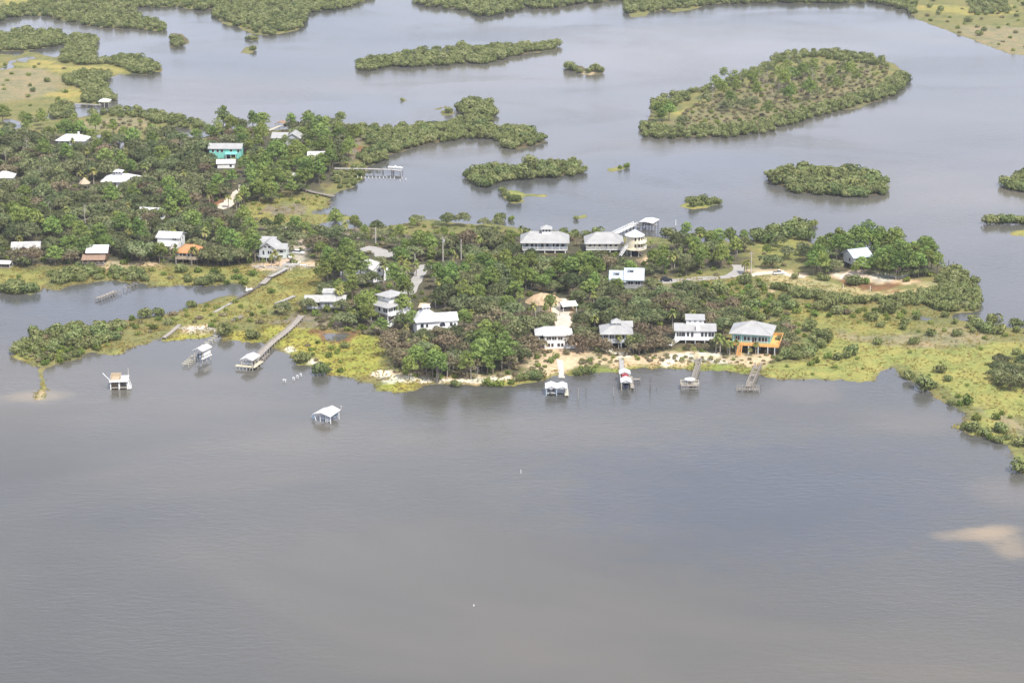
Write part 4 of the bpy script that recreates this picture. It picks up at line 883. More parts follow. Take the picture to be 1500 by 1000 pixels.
    h.wall(-3.2,5.6,0,7.5,1.6,3.8,'slatewall'); h.shed(-3.2,5.8,-.3,8.2,3.8,5.8,'blueroof',.35)
    h.wall(2.8,6.4,.6,8.0,1.6,4.3,'slatewall','right_wing'); h.shed(2.8,6.8,.2,8.6,4.4,6.6,'blueroof',.4,'wing_roof')
    for X,Y,Z in ((-3.4,5.0,5.1),(1.8,6.0,6.0)):
        b=h.part('roof_box','white',MB().box(X-.9,X+.9,Y-.9,Y+.9,Z-.6,Z+.9)); MB().box(X-.75,X+.75,Y-.94,Y-.86,Z-.05,Z+.55).build('pane',M['glass'],b); MB().box(X-1.1,X+1.1,Y-1.1,Y+1.1,Z+.92,Z+1.06).build('box_lid',M['blueroof'],b)
    h.win('f',1.6,3.1,1.8,1.4,.6,glass='dark'); h.win('f',4.2,3.1,1.8,1.4,.6,glass='dark'); h.win('f',-4.4,2.9,1.1,1.3,0); h.win('f',-2.2,2.7,.9,2,0,kind='door'); h.win('r',4.5,3.6,1.6,1.3,6.0)
    h.deck(-.4,6.2,-1.4,.6,1.6,'slatewall','fr'); h.posts([(x,y) for x in (-5.6,-2.8,0,3,6) for y in (-1.0,3,7)],-.5,1.35,'slatewall'); h.stairs((10.6,-1.2,.2),(6.6,2.6,3.4),1.2,'wood'); h.part('landing','wood',MB().box(5.9,7.4,2.4,4.2,3.2,3.42)); h.posts([(7.2,2.6),(7.2,4.0)],-.3,3.2,'wood',.2,'landing_post')

    # --- houses of the left wood
    h = House('cross_gable_house','pale grey house with big front gable, round edged deck and side wing',392,381,-6,(13,11),(375,348,415,383),'the grey cross gabled house')
    h.wall(0,6.4,0,8.5,1.7,4.3,'greywall'); h.gable(0,6.4,0,9.5,4.3,2.8,'greyroof','greywall',ov=.6,along='y')
    h.wall(4.6,4.2,2.6,5.2,.2,4.0,'greenwall','side_wing'); h.gable(4.4,4.8,2.4,5.6,4.0,1.6,'greyroof','greenwall',ov=.4,name='wing_roof')
    h.wall(-1.8,5.6,8.5,5.5,.2,4.6,'greywall','rear_wing'); h.gable(-1.8,5.8,8.6,5.6,4.6,2.0,'greyroof','greywall',ov=.4,name='rear_roof')
    h.win('f',-1.5,3.0,.8,1.6,0,glass='dark'); h.win('f',.9,3.1,1.6,1.4,0); h.win('f',-.7,5.2,1.0,.7,0,glass='dark'); h.win('f',.75,5.2,1.0,.7,0,glass='dark'); h.win('f',4.9,2.9,1.3,1.0,2.6); h.win('f',4.9,1.0,1.2,.7,2.6); h.win('r',5.2,2.6,1.4,1.2,6.7)
    n=10; arc=[(4.0*math.cos(math.pi+math.pi*k/n),-.0+2.1*math.sin(math.pi+math.pi*k/n)) for k in range(n+1)]
    mb=MB(); vs=[(x,y,1.42) for x,y in arc]+[(x,y,1.7) for x,y in arc]; m=n+1
    mb.add(vs,[tuple(range(m))[::-1],tuple(range(m,2*m))]+[(k,k+1,m+k+1,m+k) for k in range(n)]+[(n,0,m,2*m-1)]); h.part('deck','greywall',mb)
    mb=MB()
    for k in range(n):
        a,b=arc[k],arc[k+1]
        for zz in (2.0,2.35,2.7): mb.bar((*a,zz),(*b,zz),.06,.1)
        mb.bar((*a,1.7),(*a,2.7),.08,.08)
    h.part('railing','greywall',mb); h.posts([(-3,-.9),(0,-1.8),(3,-.9),(-3,3),(3,3)],-.5,1.4,'greywall',.25); h.wall(0,5.6,1.2,.2,.1,1.6,'dark','dark_sheet')  # ends with a plain dark sheet behind the deck posts

    h = House('orange_roof_house','small house with orange shingle roof and tan deck on posts',274,385,-10,(9,9),(258,356,298,382),'the orange roofed house')
    h.wall(0,7.2,0,7,2.1,4.2,'greenwall'); h.hip(0.3,7.4,-.2,7.8,4.2,2.3,'orangeroof',ov=.8,ridge=3.6); h.deck(-4.2,4.8,-1.8,0,2.1,'tanwall','flr',solid=True); h.posts([(x,y) for x in (-3.8,-1,1.8,4.5) for y in (-1.6,3,6.5)],-.5,1.85,'darkwood')
    for c,w in ((-2.3,.9),(-.9,1.3),(.8,.8),(2.2,1.2)): h.win('f',c,3.2,w,1.3,0)
    h.wall(0,7,2.5,.2,.1,1.8,'dark','dark_sheet')  # plain dark sheet below the raised floor
    h.part('chimney','tanwall',MB().box(-4.2,-3.3,2,3,.2,5.6))

    h = House('white_storey_house','white two level house with plain white roof behind the orange roofed house',247,372,-9,(10,9),(229,337,270,364),'the white two level house')
    h.wall(0,8.6,0,8,2.4,6.6,'white'); h.gable(0,8.8,0,8,6.6,1.5,'whiteroof','white',ov=.5); h.shed(-1.5,6,-2.4,2.5,3.9,4.6,'whiteroof',.2,'porch_roof'); h.posts([(-4.3,-2.3),(-1.5,-2.3),(1.4,-2.3)],-.5,3.8,'white',.2,'porch_post')
    h.deck(-4.5,1.6,-2.5,0,2.4,'tanwall','f'); h.win('f',2.6,6.0,1.4,.7,0,glass='dark'); h.win('f',2.8,3.6,.9,1.3,0); h.win('r',2.2,5.4,1.0,1.1,4.3); h.win('r',5.2,5.4,1.0,1.1,4.3); h.win('r',3.5,3.4,.9,1.2,4.3); h.posts([(-4,4),(0,4),(4,4),(4,.3)],-.5,2.2,'white')

    h = House('brown_porch_house','house with shiny white roof above a brown shingled porch and chimney',139,388,2,(9,10),(126,356,153,372),'the brown porch house')
    h.wall(.6,7.4,2.4,7.6,1.4,4.4,'brownwall'); h.gable(.6,7.8,2.2,8,4.4,2.1,'whiteroof','brownwall',ov=.4); h.shed(-.4,8.4,-1.4,3.8,2.5,3.6,'brownroof',.3,'porch_roof'); h.posts([(-4.3+k*1.95,-1.3) for k in range(5)],-.5,2.35,'wood',.22,'porch_post'); h.deck(-4.6,3.8,-1.5,2.4,.5,'wood','f')
    h.part('chimney','orangeroof',MB().box(-3.9,-3.1,7.2,8.0,1,7.6)); h.win('f',2.8,4.0,1.2,.6,2.4); h.win('f',-1.5,1.6,1.4,1.4,2.4,glass='dark'); h.win('f',1.0,1.5,.9,2,2.4,kind='door')

    h = House('grey_house','grey house with pale cross gabled roof half hidden by bare trees',38,378,6,(12,9),(18,354,57,368),'the grey house at the far left')
    h.wall(0,10,0,8,.4,3.6,'brownwall'); h.gable(0,10.4,0,8,3.6,2.0,'mossroof','brownwall',ov=.5); h.gable(-.5,4,-1.6,6,3.6,1.6,'mossroof','brownwall',ov=.3,along='y',name='wing_roof'); h.wall(-.5,4,-1.6,1.6,.4,3.6,'brownwall','front_wing')
    for c in (-3.5,3.2): h.win('f',c,2.2,1.4,1.2,0)
    h.win('f',-.5,2.2,1.5,1.2,-1.6)
    h = House('canopy_shed','small open shed with low white canopy roof at the marsh edge',6,393,-8,(5,4),(0,382,18,393),None,'shed')
    h.gable(0,4.6,0,3.6,1.9,.8,'whiteroof','white',ov=.3,along='x'); h.posts([(-2.2,.2),(2.2,.2),(-2.2,3.4),(2.2,3.4)],-.4,1.8,'white',.16,'post'); h.deck(-2.3,2.3,.1,3.5,.35,'wood')

    h = House('hidden_house','white roofed house nearly swallowed by grey oaks',219,325,-12,(10,8),(203,304,222,312),'the oak hidden white roof')
    h.wall(0,9,0,7,.3,3.6,'white'); h.gable(0,9.4,0,7,3.6,1.7,'whiteroof','white',ov=.5); h.win('f',-2.5,2.1,1.3,1.2,0); h.win('f',2.2,2.1,1.3,1.2,0)

    h = House('cupola_house','white hip roofed house with small white cupola deep in the wood',175,277,-3,(16,12),(150,252,201,268),'the white cupola house in the wood')
    h.wall(0,14.6,0,10.5,.3,3.4,'white'); h.hip(0,14.8,0,10.6,3.4,2.4,'whiteroof',ov=.8,ridge=6); h.cupola(-1.2,5.3,5.7,2.6,1.2,.9,'white','whiteroof',.8)
    for c in (-5,-2,2,5): h.win('f',c,2,1.3,1.2,0)
    h = House('thatched_gazebo','small tan thatched gazebo among the oaks',123,277,0,(4,4),(115,258,131,272),None,'gazebo')
    mb=MB(); n=8; top=[(2.6*math.cos(2*math.pi*k/n+.39),2+2.6*math.sin(2*math.pi*k/n+.39),2.3) for k in range(n)]+[(0,2,4.8)]
    mb.slab(top,[(k,(k+1)%n,n) for k in range(n)],list(range(n)),.2); h.part('roof','thatch',mb); h.posts([(2*math.cos(k*1.57+.78),2+2*math.sin(k*1.57+.78)) for k in range(4)],-.4,2.2,'wood',.18,'post')
    h = House('cottage','small white hip roofed cottage at the left edge of the wood',6,272,4,(10,8),(-10,249,22,268),'the white cottage')
    h.wall(0,8,0,7,.3,3.6,'white'); h.hip(0,8,0,7,3.6,2.2,'whiteroof',ov=.6,ridge=1.5); h.win('f',-2,2.1,1.1,1.2,0); h.win('f',2,2.1,1.1,1.2,0)
    h = House('white_hip_house','white house with broad bright hip roof by the upper marsh',104,220,-6,(14,10),(82,194,122,211),'the bright hip roofed house')
    h.wall(0,12.4,0,9,1.6,4.6,'white'); h.hip(0,12.6,0,9,4.6,2.2,'whiteroof',ov=.9,ridge=6.5)
    for c in (-4,-1.4,1.4,4): h.win('f',c,3.2,1.2,1.3,0,glass='dark')
    h.posts([(x,y) for x in (-5.6,0,5.6) for y in (.3,8)],-.5,1.6,'white'); h.wall(-2,6,1,6,.1,1.6,'tanwall','ground_room'); h.part('chimney','white',MB().box(2.4,3.2,4,4.8,4.5,8))
    h = House('mint_house','mint green two storey house with pale roof and shaded carport',330,233,-2,(16,8),(306,209,355,228),'the mint green house')
    h.wall(0,14.6,0,7.5,.2,4.9,'mint'); h.gable(0,15,0,7.5,4.9,1.8,'greyroof','mint',ov=.5); h.wall(2.9,4.5,-.1,.2,.3,2.5,'dark','carport_opening')
    h.shed(2.9,5.2,-1.8,1.9,2.7,3.1,'mint',.1,'carport_roof'); h.posts([(.7,-1.7),(2.9,-1.7),(5.1,-1.7)],-.3,2.6,'white',.2,'carport_post')
    for c in (-5.6,-3.4,-1.4): h.win('f',c,3.8,1.1,1.2,0)
    h.win('f',2.8,4.0,1.2,1.0,0); h.win('f',6.2,3.8,1,1.2,0)
    h = House('garage','low white roofed garage in front of the mint green house',331,247,4,(9,6),(316,233,346,246),None,'garage')
    h.wall(0,7.6,0,5.5,.1,2.4,'white'); h.gable(0,8,0,5.5,2.4,1.4,'whiteroof','white',ov=.4); h.win('f',-1.6,1.2,2.4,1.9,0,kind='garage_door',glass='hull'); h.win('f',2.2,1.3,1,1.2,0)
    h = House('twin_gable_house','house with long pale grey twin gabled roof near the north shore',419,214,-5,(15,9),(398,193,440,203),'the twin gabled house')
    h.wall(0,13,0,8,.3,3.8,'greywall'); h.gable(-3.3,7,0,8.4,3.8,2.0,'greyroof','greywall',ov=.5); h.gable(3.3,6.8,-.4,9,3.8,2.4,'greyroof','greywall',ov=.5,along='y',name='wing_roof')
    for c in (-4.6,-2,2.2,4.6): h.win('f',c,2.2,1.2,1.2,0)
    h = House('blue_house','pale blue house with white roof peeping between green pines',463,243,0,(8,7),(454,224,470,232),'the pale blue house')
    h.wall(0,7,0,6.5,.3,4.4,'bluewall'); h.gable(0,7.4,0,6.5,4.4,1.7,'whiteroof','bluewall',ov=.4); h.win('f',-1.8,3,1,1.3,0); h.win('f',1.6,3,1,1.3,0)
    h = House('shore_cabin','small cabin with low white roof above a boardwalk',430,268,-6,(7,5),(421,254,436,262),'the boardwalk cabin',)
    h.wall(0,5.8,0,4.5,.6,2.8,'greywall'); h.gable(0,6.4,0,4.5,2.8,1.3,'whiteroof','greywall',ov=.5); h.win('f',-1.4,1.8,1,1,0); h.win('f',1.5,1.7,.9,1.8,0,kind='door')
    # --- right headland
    h = House('pine_house','dark house with slanting blue grey roof under the headland pines',1263,394,24,(9,8),(1247,359,1280,391),'the headland house')
    h.wall(0,7.6,0,7.5,1.8,4.8,'greywall'); h.gable(0,7.8,0,8,4.8,2.4,'blueroof','greywall',ov=.6); h.deck(-4,4,-1.6,0,1.8,'darkwood','fl'); h.posts([(x,y) for x in (-3.6,0,3.6) for y in (-1.4,3,7)],-.5,1.55,'darkwood'); h.win('f',-2.2,3.4,1.2,1.5,0,glass='dark'); h.win('f',.2,3.2,1.0,1.9,0,glass='dark',kind='door'); h.win('f',2.4,3.4,1.2,1.5,0,glass='dark'); h.win('l',3,3.4,1.2,1.4,-3.8)
    # --- outbuildings
    h = House('carport','open carport with slanting white roof beside the sandy drive',835,457,16,(6,7),(820,436,848,456),'the white carport','carport')
    h.gable(0,5.2,0,6,2.3,1.0,'whiteroof','white',ov=.3,along='x'); h.posts([(-2.4,.2),(2.4,.2),(-2.4,5.8),(2.4,5.8)],-.4,2.2,'white',.16,'post'); h.wall(0,4.4,4.6,.15,.1,1.9,'dark','back_panel')
    h = House('tan_shed','little open shed with tan roof between two white houses',618,458,-10,(4,4),(609,446,626,458),None,'shed')
    h.shed(.5,3.4,0,3.4,2.0,2.6,'thatch',.2); h.posts([(-1,.2),(2,.2),(-1,3.2),(2,3.2)],-.3,2.0,'white',.14,'post'); h.wall(.4,2.4,1,2,.1,1.2,'dark','stored_load')
    # dirt mound
    x,y,z=at(797,446); rng=np.random.default_rng(3); n=26; V=[(0,0,3.0)]; F=[]
    rings=[(.35,2.7),(.62,1.9),(.85,.85),(1.05,-.3)]
    for r_,hz in rings:
        for k in range(n): a=2*math.pi*k/n; V.append((6.8*r_*math.cos(a)*rng.uniform(.95,1.05),5.2*r_*math.sin(a)*rng.uniform(.95,1.05),hz+rng.normal(0,.1)))
    F+=[(0,1+k,1+(k+1)%n) for k in range(n)]
    for q in range(3):
        for k in range(n): F.append((1+q*n+k,1+(q+1)*n+k,1+(q+1)*n+(k+1)%n,1+q*n+(k+1)%n))
    o=MB().add(V,F).build('dirt_mound',M['dirt'],None,(x,y+4,z)); tag(o,'heap of bare tan dirt in the middle of the woods','mound')
    FOOT.append((x,y-1,14,11,0)); RECTS.append((770,430,824,446,448)); landmark(797,446,'the tan dirt mound')
# ---------------------------------------------------------------- docks, boathouses, boats, vehicles, poles, roads
def pier(name, label, pts, w, z, mat='wood', rail='', pile='wood', gap=3.0, cat='pier', group=None, head=None, rh=1.0, skel=False):
    """boardwalk along photo points at height z; every piling its own part"""
    P = [ground_xy(x, y, z) for x, y in pts]
    o = empty(name, (*P[0], 0)); tag(o, label, cat, group); ox, oy = P[0]
    deck, rl = MB(), MB(); piles = []
    for a, b in zip(P[:-1], P[1:]):
        a = np.array(a)-(ox,oy); b = np.array(b)-(ox,oy); d = b-a; L_ = np.linalg.norm(d); d /= L_; s = np.array((-d[1], d[0]))
        n = max(1, int(L_/(0.75 if skel else 0.9)))
        for k in range(n):   # planked in short bays, each a little out of true
            c0 = a+d*L_*k/n; c1 = a+d*(L_*(k+(0.5 if skel else 1))/n-0.03); zz = z+rnd.uniform(-.02,.02)
            if skel and rnd.random() < .12: continue
            deck.bar((*c0,zz-.06),(*c1,zz-.06),w,0.12)
        for sg in (-1,1): deck.bar((*(a+s*sg*w*.42),z-.22),(*(b+s*sg*w*.42),z-.22),.12,.2)
        m = max(1, int(round(L_/gap)))
        for k in range(m+1):
            for sg in (-1,1): piles.append(a+d*L_*k/m+s*sg*(w/2+.08))
        for r_ in rail:
            sg = 1 if r_ == 'l' else -1; e = s*sg*(w/2-.05)
            rl.bar((*(a+e),z+rh),(*(b+e),z+rh),.12,.1); rl.bar((*(a+e),z+rh*.5),(*(b+e),z+rh*.5),.06,.1)
            for k in range(m*2+1): c = a+d*L_*k/(m*2)+e; rl.bar((*c,z),(*c,z+rh),.1,.1)
    deck.build('deck', M[mat], o)
    if rl.v: rl.build('railing', M[mat], o)
    me = MB().cyl((0,0,-1.2),(0,0,z+0.1),.13,.12,7).mesh('piling', M[pile])
    for c in piles[:100]: link_mesh('piling', me, o, (c[0],c[1],rnd.uniform(-.12,.1)))
    return o
def boat(label, x, y, z, rz, L_=5.5, w=2.0, mat='hull', top='boatgrey', engine=True, console=True, name='motorboat'):
    e = empty(name, (x,y,z), rz); tag(e, label, 'boat')
    mb = MB(); prof = [(-.5,.92),(-.2,1.0),(.15,.95),(.36,.62),(.5,.04)]; V=[]; n=len(prof)
    for f,ww in prof:
        X=f*L_; hw=w/2*ww; sh=.75+.25*max(0,f)
        V += [(X,0,0.0 if f<.4 else .35),(X,-hw*.82,.25),(X,-hw,sh),(X,hw,sh),(X,hw*.82,.25)]
    F=[]
    for k in range(n-1):
        a,b=k*5,(k+1)*5
        F += [(a,b,b+1,a+1),(a+1,b+1,b+2,a+2),(a+4,b+4,b,a),(a+3,b+3,b+4,a+4)]
    F += [(0,1,2,3,4)]; mb.add(V,F); mb.build('hull',M[mat],e)
    dk=MB(); T=[(f*L_*.97,s_*w/2*ww*.93,.62+.2*max(0,f)) for f,ww in prof for s_ in (-1,1)]
    dk.add(T,[(2*k,2*k+2,2*k+3,2*k+1) for k in range(n-1)]); dk.build('cockpit_floor',M[top],e)
    if console:
        c=MB().box(-.3,.4,-.35,.35,.6,1.5).build('console',M['hull'],e); MB().bar((.42,-.3,1.75),(.42,.3,1.75),.05,.5).build('windscreen',M['glass'],c)
    if engine: MB().box(-.5*L_-.45,-.5*L_-.05,-.22,.22,.3,1.35).box(-.5*L_-.32,-.5*L_-.15,-.1,.1,-.4,.3).build('outboard_motor',M['dark'],e)
    return e
def legs(e, pts, z0, z1, mat='wood', r=.12, name='piling'):
    me = MB().cyl((0,0,z0),(0,0,z1),r,r*.9,7).mesh(name, M[mat])
    for x,y in pts: link_mesh(name, me, e, (x,y,0))
def pile_bent(label, px, py, w, z, rz, group, mat='newwood'):
    x,y = ground_xy(px,py,z); e = empty('pile_bent',(x,y,0),R(rz)); tag(e,label,'dock remnant',group)
    MB().box(-w/2,w/2,-.16,.16,z-.22,z).build('cap_beam',M[mat],e); legs(e,[(-w*.4,0),(w*.4,0)],-1.2,z-.2,mat,.11)
def post(name, label, px, py, h, mat='pole', cat='piling', group=None, r=.11, lean=0, cap=None):
    x,y = ground_xy(px,py,0); o = MB().cyl((0,0,-1.0),(lean,lean*.3,h),r,r*.85,8)
    if cap: o.cyl((lean,lean*.3,h),(lean,lean*.3,h+.25),r*1.5,r*.3,8)
    o = o.build(name,M[mat],None,(x,y,gh(x,y))); tag(o,label,cat,group)
def build_docks():
    rail_s = 0.9
    # lone square boathouse, far left
    h=House('boathouse','square flat roofed boathouse alone in the water with a boxed tan roof terrace',174.5,570.5,6,None,None,'the lone square boathouse','boathouse',z=0)
    h.posts([(x,y) for x in (-2.6,0,2.6) for y in (.1,2.6,5.2)],-1.2,2.6,'white',.26,'piling'); h.part('floor','wood',MB().box(-2.7,2.7,0,5.3,.45,.7))
    h.part('roof','whiteroof',MB().box(-3.0,3.0,-.5,6.0,2.6,2.85))
    h.wall(-2.65,.12,.1,5.1,.3,2.6,'cream','side_wall'); h.wall(0,5.2,5.2,.12,.7,2.6,'greywall','rear_wall'); h.wall(.1,.5,0,.15,.3,2.6,'white','front_post_wall'); h.wall(-1.4,2.2,2.2,1.2,.7,1.3,'tanwall','bench')
    mb=MB()
    mb.box(-2.6,.5,5.0,5.1,2.85,4.1); mb.box(-2.6,-2.5,1.2,5.0,2.85,3.9); mb.box(.4,.5,1.2,5.0,2.85,3.9); mb.box(-2.6,.5,1.1,1.2,2.85,3.2)
    h.part('terrace_wall','tanwall',mb); h.part('terrace_floor','tanwall',MB().box(-2.5,.4,1.2,5,2.86,2.92))
    h.part('mast','pole',MB().cyl((2.7,6.0,0),(2.7,6.0,5.2),.12,.1,6)); h.part('swung_arm','white',MB().bar((-3.0,1.2,3.0),(-5.2,3.5,4.6),.16,.12)); h.stairs((3.6,-.3,.4),(2.7,1.6,2.0),.9,'white')
    h.part('side_platform','white',MB().box(2.7,3.7,-.5,.6,.3,.5))
    # gable boathouse on tall legs with blue boat
    h=House('boathouse','small white gable roofed boat shed on tall legs with a blue boat inside',291,531.5,-24,None,None,'the tall legged boat shed','boathouse',z=0)
    h.gable(0,3.2,0,5.2,4.3,.9,'whiteroof','white',ov=.4,along='y'); legs(h.e,[(x,y) for x in (-1.5,1.5) for y in (.1,2.6,5.1)],-1.2,4.2,'newwood',.12); h.part('boat_lift','white',MB().box(1.2,1.9,-.3,5.4,1.5,1.75)); h.part('lift_beam','wood',MB().box(-1.5,1.5,.6,.8,1.5,1.7).box(-1.5,1.5,4.2,4.4,1.5,1.7)); h.part('storm_panel','white',MB().box(1.45,1.55,.8,5,2.2,3.4))
    x,y,_=h.e.location; c,s_=math.cos(R(-24)),math.sin(R(-24)); boat('blue boat hanging inside the tall legged white boat shed',x-s_*2.5,y+c*2.5,1.75,R(66),4.6,1.8,'bluewall',console=False)
    gp='broken dock bents beside the tall legged boat shed'
    for i,(px,py,w) in enumerate(((272,532,2.6),(275,529.4,2.7),(278,526.8,2.6),(281.5,524,2.5),(284,521,2.3))):
        pile_bent(f'yellowish dock bent, {ORD[i] if i<4 else "rightmost"} of five in front of the tall legged boat shed',px,py,w,1.1,-18,gp)
    for i,(px,py,w) in enumerate(((298,505,1.7),(303,501,1.8),(308.5,497.5,1.7),(312,494.5,1.8),(315,491.5,1.8))):
        pile_bent(f'small pale dock bent, {ORD[i] if i<4 else "rightmost"} of five behind the tall legged boat shed',px,py,w,1.3,-18,gp)
    # boathouse at the end of the long pier
    h=House('boathouse','white gable roofed boathouse at the end of the long broken pier',361,541,-16,None,None,'the pier end boathouse','boathouse',z=0)
    h.gable(0,3.8,0.4,5.6,3.2,.9,'whiteroof','white',ov=.4,along='y'); legs(h.e,[(x,y) for x in (-1.8,1.8) for y in (.5,3,5.8)],-1.2,3.1,'newwood',.13)
    h.part('deck','newwood',MB().box(-3.6,2.6,-.9,.7,1.0,1.2).box(2.0,3.4,-.8,6.5,1.0,1.2)); legs(h.e,[(-3.4,-.7),(-2.2,-.7),(-1,-.7),(.3,-.7),(1.5,-.7),(2.5,-.7),(3.2,2),(3.2,4.5)],-1.2,1.6,'newwood',.1)
    h.part('bench','greywall',MB().box(-.7,.8,2.0,3.2,1.2,2.6)); h.part('lift_beam','white',MB().box(-1.8,1.8,.9,1.05,1.6,1.8).box(-1.8,1.8,5,5.15,1.6,1.8))
    pier('pier','long grey pier crossing the yellow marsh to the pier end boathouse',[(369,531),(386,513),(401,499),(418,486),(431,474),(442,462)],2.0,1.5,'wood','l',gap=2.6,rh=.5)
    pier('lower_walkway','narrow sunken walkway beside the long broken pier',[(373,536),(383,527),(393,517)],.8,.6,'wood','',gap=3,skel=True)
    # torn open boathouse out in the bay
    h=House('boathouse','storm torn boathouse alone in the bay with sagging white roof',472,618,-30,None,None,'the storm torn boathouse','boathouse',z=0)
    top=[(-3.4,-.4,2.1),(0,-.4,3.1),(3.3,-.4,2.3),(-3.2,5.2,2.5),(0.2,5.2,3.9),(3.3,5.2,3.0),(-1.6,-.4,2.75),(-1.5,5.2,3.1)]
    h.part('roof','whiteroof',MB().slab(top,[(0,6,7,3),(6,1,4,7),(1,2,5,4)],[0,6,1,2,5,4,7,3],.12))
    legs(h.e,[(-2.6,.2),(-.8,.1),(1.2,.1),(2.9,.2),(-2.6,5),(2.9,4.8),(.2,5)],-1.2,2.3,'white',.12)
    h.part('hanging_panel','bluewall',MB().bar((-4.2,.6,.7),(-2.6,.3,1.5),.08,1.2)); h.part('cross_beam','bluewall',MB().bar((-1.0,.2,1.25),(2.9,.2,1.25),.14,.25).bar((-1.0,2.8,1.3),(2.9,2.8,1.3),.14,.25)); h.part('rear_wall','bluewall',MB().box(-.6,2.4,4.8,4.92,.7,2.2)); h.part('broken_railing','white',MB().bar((2.0,-.3,.9),(3.4,-.3,.9),.1,.1).bar((2.0,-.3,.2),(2.0,-.3,1.6),.1,.1).bar((3.4,-.3,.1),(3.4,-.3,1.6),.1,.1)); h.part('fallen_strut','white',MB().bar((-2.9,0,2.0),(-2.2,-.1,.1),.16,.2))
    post('channel_marker','white topped marker pile right of the storm torn boathouse',499.5,599.5,1.0,'pole','marker',None,.15,0,True)
    gp='broken dock stubs near the shore'
    for i,(px,py,w) in enumerate(((416.5,555.5,1.2),(430,552.5,.7),(435.5,549.5,.7),(440.5,547,.6))):
        pile_bent(f'stub of a broken dock, {ORD[i] if i<3 else "rightmost"} of four left of the sandy point',px,py,w,.9,-25,gp,'white')
    # twin roofed boathouse
    h=House('boathouse','twin roofed white boathouse off the bare slope with two boat bays',815.5,579.5,0,None,None,'the twin roofed boathouse','boathouse',z=0)
    h.gable(-1.7,3.4,0,5,2.5,.75,'whiteroof','white',ov=.25,along='y'); h.gable(1.75,2.9,0,5,2.5,.65,'whiteroof','white',ov=.2,along='y',name='second_roof')
    legs(h.e,[(x,y) for x in (-3.3,-.05,3.1) for y in (.1,2.5,4.9)],-1.2,2.45,'bluewall',.14); h.part('deck','newwood',MB().box(2.5,3.7,-1.6,5,.55,.75)); legs(h.e,[(2.6,-1.5),(3.6,-1.5)],-1.2,.6,'wood',.1); h.part('rear_wall','bluewall',MB().box(-3.2,3.0,4.85,4.95,.6,2.4)); h.part('lift_beam','white',MB().box(-3.3,0,.5,.65,.55,.75))
    x,y,_=h.e.location; boat('grey decked boat lying in the left bay of the twin roofed boathouse',x-1.7,y+2.4,.35,R(-90),5.4,2.3,'boatgrey','boatgrey',engine=False)
    # red and white boathouse
    h=House('boathouse','narrow white boathouse with red canopy between two roofs and navy boat',917,571.5,0,None,None,'the red canopy boathouse','boathouse',z=0)
    h.gable(0,3.0,0,4.0,2.7,.8,'whiteroof','white',ov=.25,along='y'); h.gable(0,3.2,8.4,3.4,2.9,.8,'whiteroof','white',ov=.25,along='y',name='rear_roof'); h.gable(0,1.8,4.3,4.0,2.6,.5,'red',None,ov=.1,along='y',name='red_canopy')
    legs(h.e,[(x,y) for x in (-1.5,1.5) for y in (.1,3.8,8.0,11.6)],-1.2,2.65,'newwood',.12); h.part('deck','wood',MB().box(1.5,2.6,-.2,12,.7,.9).box(2.6,5.0,8.6,9.6,.7,.9)); legs(h.e,[(2.5,0),(2.5,4),(2.5,8.6),(4.9,8.7),(4.9,9.5)],-1.2,1.5,'wood',.1); h.part('side_wall','white',MB().box(-1.55,-1.48,4.2,8.2,1.2,2.5))
    x,y,_=h.e.location; boat('navy boat hanging under the front roof of the red canopy boathouse',x,y+1.6,.7,R(-90),4.2,1.8,'navy','dark',engine=False,console=False)
    pier('walkway','short pale walkway from the red canopy boathouse to the sandy shore',[(911.5,547),(910.5,534),(910,524)],1.5,1.0,'concrete','',gap=2.6)
    # round roofed gazebo dock
    h=House('gazebo_dock','wide low dock with round white roofed gazebo in front of the white clerestory house',1010.5,571,-2,None,None,'the round roofed gazebo dock','dock',z=0)
    mb=MB(); n=14; top=[(1.75*math.cos(2*math.pi*k/n),1.8+1.75*math.sin(2*math.pi*k/n),3.1) for k in range(n)]+[(0,1.8,3.7)]; mb.slab(top,[(k,(k+1)%n,n) for k in range(n)],list(range(n)),.15); h.part('roof','whiteroof',mb)
    legs(h.e,[(1.3*math.cos(k*1.05),1.8+1.3*math.sin(k*1.05)) for k in range(6)],1.4,3.0,'white',.07,'roof_post')
    h.part('deck','wood',MB().box(-2.9,2.9,0,3.6,1.2,1.4)); legs(h.e,[(x,y) for x in (-2.8,-1,1,2.8) for y in (.1,3.5)],-1.2,1.9,'wood',.11)
    mb=MB()
    for yy in (0.05,3.55): mb.bar((-2.9,yy,2.2),(-.8,yy,2.2),.12,.14); mb.bar((.8,yy,2.2),(2.9,yy,2.2),.12,.14); mb.bar((-2.9,yy,1.8),(2.9,yy,1.8),.06,.1)
    for xx in (-2.85,2.85): mb.bar((xx,0,2.2),(xx,3.6,2.2),.12,.14)
    h.part('railing','newwood',mb); h.part('lower_beam','wood',MB().box(-2.9,2.9,-.06,.06,.35,.6)); h.part('table','tanwall',MB().cyl((0,1.8,1.4),(0,1.8,2.1),.6,.6,10))
    pier('pier','broken narrow pier with slatted remains leading to the round roofed gazebo dock',[(1014,561),(1018,547),(1023,532),(1024,524)],1.3,1.3,'wood','lr',gap=2.2,rh=.7,skel=True)
    # T headed pier
    pier('pier','grey pier with slatted deck in front of the orange decked house',[(1097,565.5),(1103,551),(1109,538),(1111,533)],2.0,1.2,'wood','lr',gap=2.0,rh=.8,skel=True)
    pier('pier','cross platform with railings at the water end of the slatted grey pier',[(1079,569),(1112,570)],1.8,.7,'wood','lr',gap=1.9,rh=1.1,skel=True)
    # single pilings by the waterfront row
    gp='old pilings standing by the waterfront'
